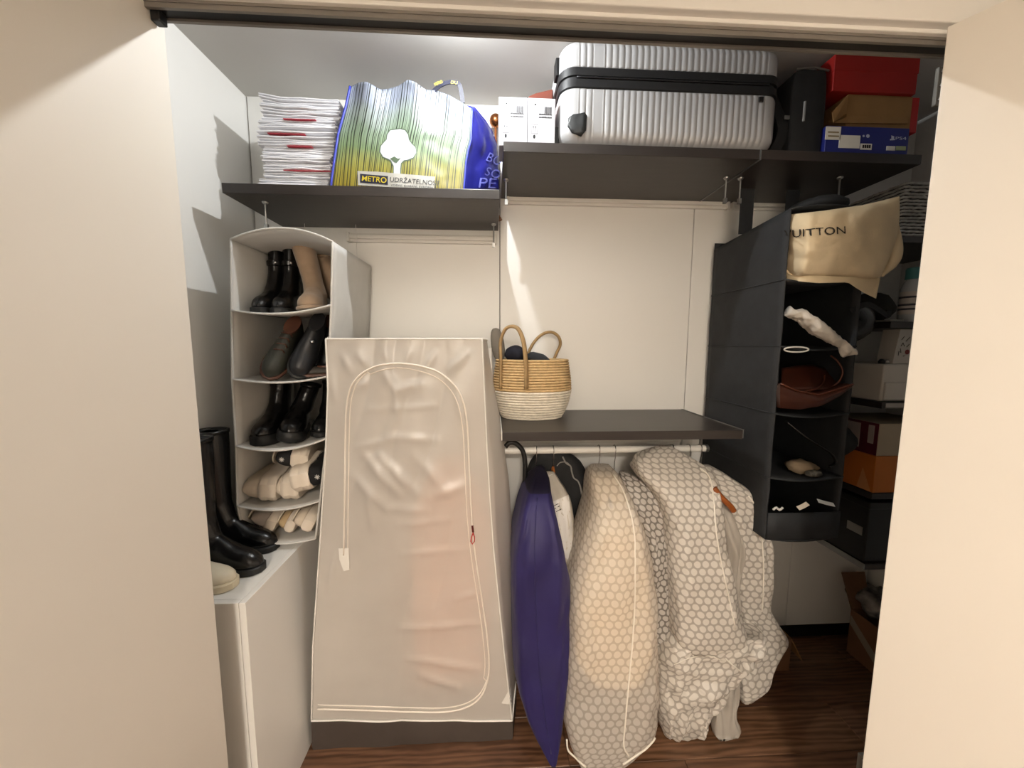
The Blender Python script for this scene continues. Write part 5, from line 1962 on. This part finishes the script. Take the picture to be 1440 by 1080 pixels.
def bo_side(u, v, x, s):
    k = min(5, int(v * 6))
    t = v * 6 - k
    z = lerp(zs_[k], zs_[min(6, k + 1)], t)
    sag = 0.010 * math.sin(t * math.pi) if k < 4 else 0.003
    top_drop = -0.02 * math.sin(u * math.pi) * (1 - v) * 0 - 0.03 * u * max(0, 1 - v * 6)
    return Vector((x + s * sag * math.sin(u * math.pi) + 0.006 * fbm((u * 3, v * 9, x), 1.0), lerp(BOF, BOB, u), z + top_drop - 0.012 * math.sin(u * math.pi) * (1 if k in (1, 2) else 0.4) * (1 - abs(2 * t - 1))))


for x, s in ((xL, -1), (xR, 1)):
    MB().grid(lambda u, v: bo_side(u, v, x, s), 14, 60).build('side_panel', blk, bo, smooth=True, solid=0.004)
    for k in (1, 2, 3, 4):
        MB().tube([bo_side(u / 14, k / 6, x, s) + Vector((s * 0.003, 0, 0)) for u in range(15)], 0.0028, 6).build('seam', blk, bo, smooth=True)
for k in range(7):
    if k == 5:
        continue
    nm = 'top_panel' if k == 0 else ('bottom_panel' if k == 6 else 'shelf')
    MB().grid(lambda u, v: (lerp(xL, xR, u), lerp(BOF, BOB, v), zs_[k] - 0.014 * math.sin(u * math.pi) + (0.03 * math.sin(u * math.pi) if k == 0 else 0) - (0.03 * v if k == 0 else 0)), 12, 8).build(nm, blk, bo, smooth=True, solid=0.006)
MB().grid(lambda u, v: (lerp(xL, xR, u), BOB, lerp(zs_[6], zs_[0], v)), 2, 2).build('back_panel', blk, bo, solid=0.004)
MB().grid(lambda u, v: (lerp(xL, xR, u), BOF - 0.004 - 0.006 * math.sin(u * math.pi), lerp(zs_[6], zs_[5], v)), 8, 2).build('front_tray', blk, bo, smooth=True, solid=0.005)
for u in (0.15, 0.85):
    MB().strip([Vector((lerp(xL, xR, u), 1.62, zs_[0])), Vector((lerp(xL, xR, u), 1.62, SRZ - 0.002))], 0.03, (0, -1, 0), 0.003).build('hanging_strap', blk, bo)


def floor_k(k, x):
    u = (x - xL) / (xR - xL)
    return zs_[k] - 0.014 * math.sin(max(0, min(1, u)) * math.pi) + 0.004


def pillow(front, back, nu=28, nv=20):
    mb_ = MB()
    mb_.grid(front, nu, nv)
    mb_.grid(back, nu, nv)
    n = (nu + 1) * (nv + 1)
    edge = [i for i in range(nu + 1)] + [nu + j * (nu + 1) for j in range(1, nv + 1)] + [nv * (nu + 1) + i for i in range(nu - 1, -1, -1)] + [j * (nu + 1) for j in range(nv - 1, 0, -1)]
    for q in range(len(edge)):
        a, b = edge[q], edge[(q + 1) % len(edge)]
        mb_.f.append((a, b, n + b, n + a))
    return mb_


# canvas dust bag in the top compartment, its end sticking out to the right
canvas_dust = mat('dust_canvas', '#d9c6a4', 0.85, var=0.06, vscale=9, bump=0.2, bscale=200)
DT = [(0, 1108, 302), (0.35, 1160, 296), (0.7, 1215, 288), (1, 1265, 276)]
DB = [(0, 1104, 385), (0.5, 1170, 388), (0.85, 1225, 391), (1, 1238, 390)]


def dust(u, v, dy):
    a, b = interp(DT, u), interp(DB, u)
    x, y = lerp(b[0], a[0], v), lerp(b[1], a[1], v)
    if u > 0.85:
        x += 16 * (u - 0.85) / 0.15 * math.sin(v * math.pi) * 0.6
    bul = math.sin(min(1, max(0, u)) * math.pi) ** 0.5 * math.sin(v * math.pi) ** 0.5
    yy = 1.285 + 0.075 * max(0, 1 - u / 0.22) ** 1.3 - 0.03 * bul - 0.02 * v + 0.018 * fbm((u * 4 + 3, v * 3, 1.0), 1.0, 3) + 0.018 * (0.5 - abs(noise.noise((u * 2.5 + v * 2.0, v - u, 3.0))))
    p = P(x, y, yy)
    if dy:
        p = p + Vector((0, 0.10 * (0.25 + bul), 0.0))
    return p


db = thing('dust_bag', 'beige canvas dust bag with black lettering in the top of the black organizer', 'bag', P(1180, 388, 1.32))
fmb = MB().grid(lambda u, v: dust(u, v, False), 44, 30)
bvd = fmb.bvh()
pillow(lambda u, v: dust(u, v, False), lambda u, v: dust(u, v, True), 44, 30).build('bag', canvas_dust, db, smooth=True, auto=60)
decal_text('VUITTON', bvd, (1103, 334), (1188, 329), 10.5, 0.004, 1.27).build('lettering', mat('dust_letters', '#1c1712', 0.6), db)
# folded lower layer that hangs out
def lower(u, v, dy):
    a = interp([(0, 1104, 386), (0.6, 1190, 389), (1, 1238, 391)], u)
    b = interp([(0, 1106, 394), (0.4, 1150, 398), (0.65, 1192, 397), (0.85, 1215, 412), (1, 1232, 420)], u)
    return P(lerp(b[0], a[0], v), lerp(b[1], a[1], v), 1.295 + 0.06 * max(0, 1 - u / 0.22) ** 1.3 + 0.006 * math.sin(u * 9) + (0.03 if dy else 0))
pillow(lambda u, v: lower(u, v, False), lambda u, v: lower(u, v, True), 24, 6).build('folded_flap', canvas_dust, db, smooth=True, auto=60)
roll = [(1262, 318, 1.30), (1259, 345, 1.30), (1255, 368, 1.30), (1240, 388, 1.30)]
MB().tube(spline([P(*q) for q in roll], 5), lambda t: 0.018 * math.sin(math.pi * min(0.97, max(0.03, t))) + 0.004, 10).build('bag_edge', canvas_dust, db, smooth=True)
blob('black_pouch', 'black cloth pouch on top of the black organizer under the shelf', 'pouch', Vector((lerp(xL, xR, 0.72), 1.45, zs_[0] + 0.052)), 0.085, black_fabric, 5.0, (1.1, 1.2, 0.42), 0.1)


# second compartment: black handbag, silver pouch, white ring
def put(name, label, cat, px, k, Y, r, m, seed, sq, amp=0.1, rot=0.0, up=0.0):
    x = P(px, 600, Y).x
    return blob(name, label, cat, Vector((x, Y, floor_k(k, x) + r * sq[2] * (1 + amp * 0.3) + up)), r, m, seed, sq, amp, rot)


put('black_handbag', 'black handbag filling the second compartment of the black organizer', 'bag', 1162, 2, 1.54, 0.115, black_leather, 2.0, (1.0, 1.15, 0.85), 0.06)
silver_cloth = mat('silver_cloth', '#c3bcb2', 0.45, var=0.08, vscale=20, bump=0.3, bscale=40)
sp = MB()
cl = spline([P(1108, 437, 1.30), P(1130, 446, 1.29), P(1150, 462, 1.28), P(1168, 474, 1.275), P(1184, 484, 1.275), P(1194, 497, 1.28)], 10)
sp.tube(cl, lambda t: 0.020 + 0.014 * math.sin(t * 7) * t + 0.012 * math.sin(t * math.pi), 24, flat=(1.0, 0.75))
for i, p in enumerate(sp.v):
    sp.v[i] = p + Vector((0.012, 0.016, 0.024)) * fbm(p * 30, 1.0, 3)
tag(sp.build('silver_pouch', silver_cloth, smooth=True), 'crumpled silvery white pouch hanging out of the second compartment', 'pouch')
rg = MB().tube([P(1120 + 17 * math.cos(a), 491.5 + 3.6 * math.sin(a), 1.302) for a in [k / 24 * 2 * math.pi for k in range(25)]], 0.003, 6)
tag(rg.build('white_ring', mat('ring_white', '#d9d6d0', 0.4), smooth=True), 'white oval ring at the edge of the second compartment', 'ring')
st_ = MB().strip(spline([P(1196, 438, 1.33), P(1218, 428, 1.33), P(1236, 436, 1.335), P(1248, 444, 1.34), P(1250, 436, 1.34)], 6), 0.010, (0, -1, 0.2), 0.004)
tag(st_.build('black_strap', black_fabric, smooth=True, auto=40), 'black strap dangling right of the black organizer', 'strap')
# third compartment: brown leather tote
leather = mat('tote_leather', '#3c1b0e', 0.45, var=0.12, vscale=10, bump=0.08, bscale=90)
TT = [(0, 1097, 540), (0.25, 1120, 550), (0.55, 1150, 556), (0.8, 1178, 548), (1, 1199, 541)]
TB = [(0, 1097, 574), (0.3, 1125, 576), (0.6, 1155, 571), (0.8, 1180, 558), (1, 1199, 544)]


def tote(u, v, dy):
    a, b = interp(TT, u), interp(TB, u)
    bul = math.sin(v * math.pi)
    p = P(lerp(b[0], a[0], v), lerp(b[1], a[1], v), 1.300 - 0.018 * bul + (0 if not dy else 0))
    if dy:
        p = P(lerp(b[0], a[0], v), lerp(b[1], a[1], v), 1.325)
        p = p + Vector((0.0, 0.20 * (0.3 + 0.7 * math.sin(u * math.pi)), 0.004))
    return p


tb = thing('leather_tote', 'brown leather tote bag in the third compartment of the black organizer', 'bag', P(1145, 576, 1.34))
pillow(lambda u, v: tote(u, v, False), lambda u, v: tote(u, v, True), 28, 10).build('body', leather, tb, smooth=True, auto=60)


def tote_back(u, v):
    return P(lerp(1099, 1194, u), lerp(548, 508 + 26 * abs(u - 0.45) ** 1.2 + 10 * u, v), 1.44 - 0.10 * (1 - v))


MB().grid(tote_back, 20, 8).build('back_panel', leather, tb, smooth=True, solid=0.004)
MB().tube([tote(u / 30, 1.0, False) + Vector((0, -0.002, 0.002)) for u in range(31)], 0.0036, 6).build('rim', mat('tote_rim', '#522a1a', 0.45), tb, smooth=True)
MB().tube(spline([P(1165, 548, 1.36), P(1180, 536, 1.35), P(1185, 522, 1.35), P(1178, 508, 1.36), P(1168, 500, 1.38)], 6), 0.0035, 6).build('handle', mat('tote_rim', '#522a1a'), tb, smooth=True)
MB().tube(spline([P(1128, 551, 1.34), P(1148, 546, 1.34), P(1158, 538, 1.36), P(1160, 528, 1.38)], 6), 0.0035, 6).build('handle', mat('tote_rim', '#522a1a'), tb, smooth=True)
# fourth compartment
beige_cl = mat('beige_cloth', '#8f7d66', 0.8, var=0.1)
put('beige_pouch', 'beige cloth pouch in the fourth compartment of the black organizer', 'pouch', 1132, 4, 1.39, 0.06, beige_cl, 1.0, (0.95, 0.7, 0.42), 0.3)
put('grey_pouch', 'small grey patterned pouch at the front of the fourth compartment', 'pouch', 1150, 4, 1.34, 0.035, mat('grey_pattern', '#6d6960', 0.7, vscale=60, hex2='#23211f'), 6.0, (1.0, 0.5, 0.4), 0.1)
put('black_bag', 'black bag with straps filling the fourth compartment', 'bag', 1165, 4, 1.56, 0.10, black_fabric, 7.0, (0.95, 1.0, 0.8), 0.1)
bs = MB().tube(spline([P(1105, 592, 1.36), P(1130, 612, 1.33), P(1150, 625, 1.315), P(1168, 637, 1.31), P(1175, 650, 1.31), P(1166, 657, 1.31)], 6), 0.009, 8, flat=(1.0, 0.5))
tag(bs.build('braided_strap', black_leather, smooth=True), 'black braided strap hanging over the fourth compartment edge', 'strap')
# fifth compartment: small pale things lying on the tray edge
for nm, lab_, pts, m in (('bead_string', 'short string of pale beads at the left of the tray edge', [(1088, 716), (1092, 714), (1096, 717), (1100, 714.5)], cloth_white),
                         ('cream_strap', 'cream strap end sticking out of the bottom tray', [(1122, 715), (1129, 712), (1136, 708)], canvas),
                         ('white_tag', 'white card tag sticking out of the bottom tray at the right', [(1150, 704), (1160, 707), (1173, 710)], cloth_white)):
    mb = MB()
    if nm == 'bead_string':
        for q in spline([P(x, y, 1.300) for x, y in pts], 2):
            mb.lathe([(0.0005, -0.0045), (0.0035, -0.003), (0.0045, 0), (0.0035, 0.003), (0.0005, 0.0045)], 8, q)
    else:
        mb.strip([P(x, y, 1.306) for x, y in pts], 0.008, (0, -0.6, 0.8), 0.002)
    tag(mb.build(nm, m, smooth=True, auto=40), lab_, 'beads' if nm == 'bead_string' else ('strap' if nm == 'cream_strap' else 'tag'))

# ================================================================== shelves along the right wall
RSY = 1.44
RSX = P(1233, 640, RSY).x
print('RSX', RSX)
RT = 0.026
lv = {}
labs = {'a': 'dark right-hand shelf under the grey wicker basket', 'b': 'dark right-hand shelf carrying the teal-capped bottle', 'c': 'dark right-hand shelf carrying the white drawer box',
        'd': 'dark right-hand shelf carrying the orange box', 'e': 'lowest dark right-hand shelf with the black drawer box'}
for k, y in (('a', 331), ('b', 452), ('c', 566), ('d', 694), ('e', 793)):
    z = P(1237, y, RSY).z
    lv[k] = z
    t = thing('side_shelf', labs[k], 'shelf', ((RSX + WR) / 2, 1.6, z - RT), group='dark shelves along the right wall')
    MB().box(RSX, WR - 0.002, RSY, D - 0.004, z - RT, z).build('board', dark_board, t, bevel=0.0015)
    MB().box(RSX - 0.002, RSX + 0.0005, RSY, D - 0.004, z - RT, z).build('edge_strip', steel if k == 'e' else dark_board, t)

# wicker basket
wk = mat('wicker_grey', '#a8a49e', 0.85, var=0.25, vscale=40, bump=0.3, bscale=120)
wz0, wz1 = lv['a'] + 0.001, SRZ - 0.03
wx0, wx1, wy0, wy1 = RSX + 0.01, WR - 0.06, RSY + 0.012, D - 0.04
wt = thing('wicker_basket', 'grey woven wicker storage basket below the dark corner shelf', 'basket', ((wx0 + wx1) / 2, (wy0 + wy1) / 2, wz0))
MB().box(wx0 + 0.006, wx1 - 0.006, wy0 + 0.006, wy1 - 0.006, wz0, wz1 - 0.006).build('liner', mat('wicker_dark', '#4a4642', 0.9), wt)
nb = 16
for k in range(nb):
    z = lerp(wz0 + 0.006, wz1 - 0.006, k / (nb - 1))
    pts = []
    per = [(wx0, wy1), (wx0, wy0), (wx1, wy0)]
    for (ax, ay), (bx_, by_), (nx_, ny_) in ((per[0], per[1], (-1, 0)), (per[1], per[2], (0, -1))):
        n = int(math.hypot(bx_ - ax, by_ - ay) / 0.011)
        for i in range(n + 1):
            o_ = 0.004 * math.sin(math.pi * i + math.pi * k) + 0.002
            t_ = i / n
            pts.append((lerp(ax, bx_, t_) + nx_ * o_, lerp(ay, by_, t_) + ny_ * o_, z + 0.004 * noise.noise((i * 0.7, k * 1.3, 0))))
    MB().tube(pts, 0.0052, 5).build('strand', wk, wt, smooth=True)

# bottle with teal cap
bx = P(1282, 420, RSY + 0.05)
bt = thing('bottle', 'clear bottle with teal cap and white label on the right-hand shelf', 'bottle', (bx.x, RSY + 0.05, lv['b']))
h_ = P(1282, 377, RSY + 0.05).z - lv['b']
zb0 = lv['b'] + 0.001
MB().lathe([(0.002, zb0), (0.034, zb0), (0.037, zb0 + 0.006), (0.037, zb0 + h_ * 0.62), (0.028, zb0 + h_ * 0.74), (0.022, zb0 + h_ * 0.78), (0.022, zb0 + h_ * 0.8), (0.002, zb0 + h_ * 0.8)], 24, (bx.x, RSY + 0.05, 0)).build('body', mat('bottle_clear', '#c9cdd0', 0.12, var=0.02), bt, smooth=True, auto=40)
MB().lathe([(0.002, zb0 + h_ * 0.79), (0.027, zb0 + h_ * 0.79), (0.027, zb0 + h_ * 0.97), (0.024, zb0 + h_), (0.002, zb0 + h_)], 24, (bx.x, RSY + 0.05, 0)).build('cap', mat('cap_teal', '#4f8f8d', 0.35), bt, smooth=True, auto=40)
MB().lathe([(0.0372, zb0 + h_ * 0.14), (0.0378, zb0 + h_ * 0.14), (0.0378, zb0 + h_ * 0.56), (0.0372, zb0 + h_ * 0.56)], 24, (bx.x, RSY + 0.05, 0)).build('label', mat('bottle_label', '#d4ccc6', 0.5), bt, smooth=True, auto=40)
for k, zz in enumerate((0.22, 0.30, 0.44)):
    MB().lathe([(0.0379, zb0 + h_ * zz), (0.0381, zb0 + h_ * zz), (0.0381, zb0 + h_ * (zz + 0.035)), (0.0379, zb0 + h_ * (zz + 0.035))], 24, (bx.x, RSY + 0.05, 0)).build('label_band', mat('band_dark', '#4b4a55', 0.5), bt, smooth=True)
# dark bag beside the bottle
blob('dark_bag', 'dark crumpled bag on the shelf left of the bottle', 'bag', Vector((RSX + 0.13, RSY + 0.22, lv['b'] + 0.075)), 0.09, mat('dark_grey_cloth', '#35342f', 0.8, var=0.2), 13.0, (1.0, 1.0, 0.78), 0.12)
wl = MB().box(RSX + 0.004, RSX + 0.065, RSY + 0.01, RSY + 0.09, lv['b'] + 0.001, lv['b'] + 0.009)
tag(wl.build('white_tray', mat('tray_white', '#8f8c86', 0.5), bevel=0.002), 'thin pale tray at the front of the bottle shelf', 'tray')
# white drawer box
dw = thing('drawer_box', 'white storage drawer box on the right-hand shelf', 'box', (RSX + 0.2, RSY + 0.15, lv['c']))
dzt = P(1245, 512, RSY + 0.02).z
white_plastic = mat('white_plastic', '#d9d4cc', 0.45, var=0.03)
MB().box(RSX + 0.012, WR - 0.06, RSY + 0.02, D - 0.06, lv['c'] + 0.001, dzt).build('body', white_plastic, dw, bevel=0.006)
MB().box(RSX + 0.02, WR - 0.07, RSY + 0.012, RSY + 0.0195, lv['c'] + 0.008, lerp(lv['c'], dzt, 0.52)).build('drawer_front', white_plastic, dw, bevel=0.003)
# white paper bag with ink drawing
pc0, pc1 = P(1256, 505, RSY + 0.03), P(1300, 505, RSY + 0.03)
pz1 = min(P(1262, 461, RSY + 0.03).z, lv['b'] - RT - 0.003)
wpb = thing('paper_bag', 'white paper bag with black ink sketch and red dot on the drawer box', 'bag', ((pc0.x + pc1.x) / 2, RSY + 0.06, dzt))
MB().prism([(pc0.x, dzt + 0.001), (pc1.x, dzt + 0.001), (pc1.x, pz1), (pc0.x + 0.018, pz1)], RSY + 0.03, RSY + 0.10).build('bag', mat('bag_paper', '#cfcac2', 0.6), wpb, bevel=0.002)
fy_ = RSY + 0.0285
def pq(x, y):
    return P(x, y, fy_)
for pts in ([(1263, 500), (1264, 494), (1267, 496), (1266, 490)], [(1267, 487), (1270, 482), (1272, 487)], [(1268, 478), (1272, 473)], [(1274, 480), (1280, 474)], [(1275, 488), (1279, 484)], [(1270, 501), (1272, 500)]):
    MB().tube([pq(*q) for q in pts], 0.0012, 5).build('ink_line', ink, wpb)
rc = pq(1276, 495)
MB().prism([(rc.x + 0.0095 * math.cos(k * 0.524), rc.z + 0.0105 * math.sin(k * 0.524)) for k in range(12)], fy_, fy_ + 0.001).build('red_dot', mat('seal_red', '#7c2320', 0.5), wpb)
tr_ = MB()
for k, (dx, r) in enumerate(((0.0, 0.011), (0.022, 0.010), (0.041, 0.007))):
    tr_ = MB().lathe([(0.001, 0.0), (r, 0.0), (r * 1.05, r * 0.8), (r * 0.6, r * 1.7), (0.001, r * 1.8)], 14, (RSX + 0.026 + dx, RSY + 0.045, dzt + 0.001))
    tag(tr_.build('trinket', black_plastic if k != 1 else steel, smooth=True), ('small black trinket at the left on the white drawer box', 'small metal trinket on the white drawer box', 'small dark trinket beside the paper bag')[k], 'trinket')
# label under shelf c
MB().box(RSX + 0.015, RSX + 0.10, RSY - 0.0015, RSY + 0.0005, lv['c'] - RT + 0.004, lv['c'] - 0.004).build('shelf_label', mat('label_pale', '#b9b5ae', 0.5), bpy.data.objects['side_shelf.002'])
# orange box and binder carton
oz = P(1232, 642, RSY + 0.005).z
ob = thing('orange_box', 'orange carton with folded paper corner on the right-hand shelf', 'box', (RSX + 0.2, 1.6, lv['d']))
MB().box(RSX + 0.004, WR - 0.09, RSY + 0.005, D - 0.07, lv['d'] + 0.001, oz).build('body', mat('box_orange', '#c8742a', 0.5, var=0.05), ob, bevel=0.002)
xo = RSX + 0.0035
MB().add([(xo, RSY + 0.012, lv['d'] + 0.004), (xo, RSY + 0.075, lv['d'] + 0.004), (xo, RSY + 0.055, lerp(lv['d'], oz, 0.6))], [(0, 1, 2)]).build('corner_flap', mat('box_orange_pale', '#d8955a', 0.5), ob, solid=0.001)
bz = P(1232, 596, RSY + 0.01).z
bn = thing('binder_carton', 'maroon and beige binder carton on top of the orange box', 'box', (RSX + 0.2, 1.6, oz))
MB().box(RSX + 0.008, WR - 0.12, RSY + 0.008, D - 0.10, oz + 0.001, bz).build('body', mat('binder_beige', '#b3a58e', 0.6), bn, bevel=0.002)
mrn = mat('binder_maroon', '#5a1626', 0.5)
MB().box(RSX + 0.006, RSX + 0.0082, RSY + 0.010, D - 0.10, oz + 0.002, bz - 0.001).build('spine', mrn, bn)
MB().box(RSX + 0.0048, RSX + 0.0062, RSY + 0.085, RSY + 0.18, oz + 0.02, bz - 0.012).build('label', mat('binder_label', '#b0a4a0', 0.5), bn)
MB().box(RSX + 0.0048, RSX + 0.0062, RSY + 0.025, RSY + 0.05, lerp(oz, bz, 0.35), bz - 0.012).build('label', mat('binder_label', '#b0a4a0'), bn)
# black drawer box
kb = thing('black_box', 'black storage box with a silver label below the orange box', 'box', (RSX + 0.2, 1.6, lv['e']))
MB().box(RSX + 0.006, WR - 0.08, RSY + 0.012, D - 0.07, lv['e'] + 0.001, lv['d'] - RT - 0.03).build('body', black_plastic, kb, bevel=0.004)
MB().box(RSX + 0.001, WR - 0.075, RSY + 0.006, D - 0.065, lv['d'] - RT - 0.05, lv['d'] - RT - 0.018).build('lid', black_plastic, kb, bevel=0.004)
MB().box(RSX + 0.0042, RSX + 0.0062, RSY + 0.03, RSY + 0.10, lerp(lv['e'], lv['d'], 0.36), lerp(lv['e'], lv['d'], 0.48)).build('label', steel, kb)

# ================================================================== boxes on the floor
c0 = PZ(1221, 942, 0)
print('floor box', c0)
fb = thing('floor_carton', 'open cardboard box with crumpled cloth at the right on the floor', 'box', (c0.x + 0.17, c0.y + 0.08, 0))
fx0, fx1, fy0, fy1, fh = c0.x, WR - 0.08, c0.y - 0.05, D - 0.10, 0.24
kraft2 = mat('kraft_dark', '#6f4d33', 0.75, var=0.1)
MB().box(fx0, fx0 + 0.005, fy0, fy1, 0.001, fh).build('side_wall', kraft2, fb)
MB().box(fx1 - 0.005, fx1, fy0, fy1, 0.001, fh).build('side_wall', kraft2, fb)
MB().box(fx0 + 0.006, fx1 - 0.006, fy0, fy0 + 0.005, 0.001, fh).build('front_wall', kraft2, fb)
MB().box(fx0 + 0.006, fx1 - 0.006, fy1 - 0.005, fy1, 0.001, fh).build('back_wall', kraft2, fb)
MB().box(fx0 + 0.006, fx1 - 0.006, fy0 + 0.006, fy1 - 0.006, 0.001, 0.005).build('bottom', kraft2, fb)
fl = MB().add([(fx0, fy1, fh), (fx1, fy1, fh), (fx1, fy1 + 0.05, fh + 0.17), (fx0 - 0.02, fy1 + 0.05, fh + 0.17)], [(0, 1, 2, 3)])
fl.build('flap', kraft2, fb, solid=0.004)
tape = MB().add([(fx0 - 0.002, fy0 + 0.02, 0.05), (fx0 - 0.002, fy0 + 0.16, 0.16), (fx0 - 0.002, fy0 + 0.16, 0.21), (fx0 - 0.002, fy0 + 0.02, 0.10)], [(0, 1, 2, 3)])
tape.build('tape', mat('tape_clear', '#8f8577', 0.2), fb)
rag = blob('crumpled_cloth', 'crumpled grey cloth heaped in the open cardboard box', 'cloth', Vector((fx0 + 0.14, fy0 + 0.16, fh + 0.03)), 0.125, mat('rag_grey', '#a49f99', 0.85, var=0.15, vscale=14, hex2='#3c3a40'), 17.0, (0.85, 0.85, 0.62), 0.30)
md = rag.modifiers.new('sub', 'SUBSURF')
md.levels = md.render_levels = 2
tex = bpy.data.textures.new('crumple', 'CLOUDS')
tex.noise_scale = 0.06
md = rag.modifiers.new('crumple', 'DISPLACE')
md.texture = tex
md.strength = 0.05
# small open carton behind the hanging bags
b1 = PZ(1112, 943, 0)
sb = thing('small_carton', 'small open cardboard box on the floor behind the dotted bags', 'box', (b1.x - 0.12, b1.y + 0.12, 0))
gx0, gx1, gy0, gy1, gh = b1.x - 0.26, b1.x - 0.01, b1.y, min(D - 0.015, b1.y + 0.22), 0.17
MB().box(gx1 - 0.005, gx1, gy0, gy1, 0.001, gh).build('side_wall', kraft2, sb)
MB().box(gx0, gx0 + 0.005, gy0, gy1, 0.001, gh).build('side_wall', kraft2, sb)
MB().box(gx0 + 0.006, gx1 - 0.006, gy0, gy0 + 0.005, 0.001, gh).build('front_wall', kraft2, sb)
MB().box(gx0 + 0.006, gx1 - 0.006, gy1 - 0.005, gy1, 0.001, gh).build('back_wall', kraft2, sb)
MB().add([(gx1, gy0, gh), (gx1, gy1, gh), (gx1 + 0.05, gy1 + 0.01, gh - 0.10), (gx1 + 0.055, gy0 - 0.01, gh - 0.11)], [(0, 1, 2, 3)]).build('flap', kraft, sb, solid=0.004)
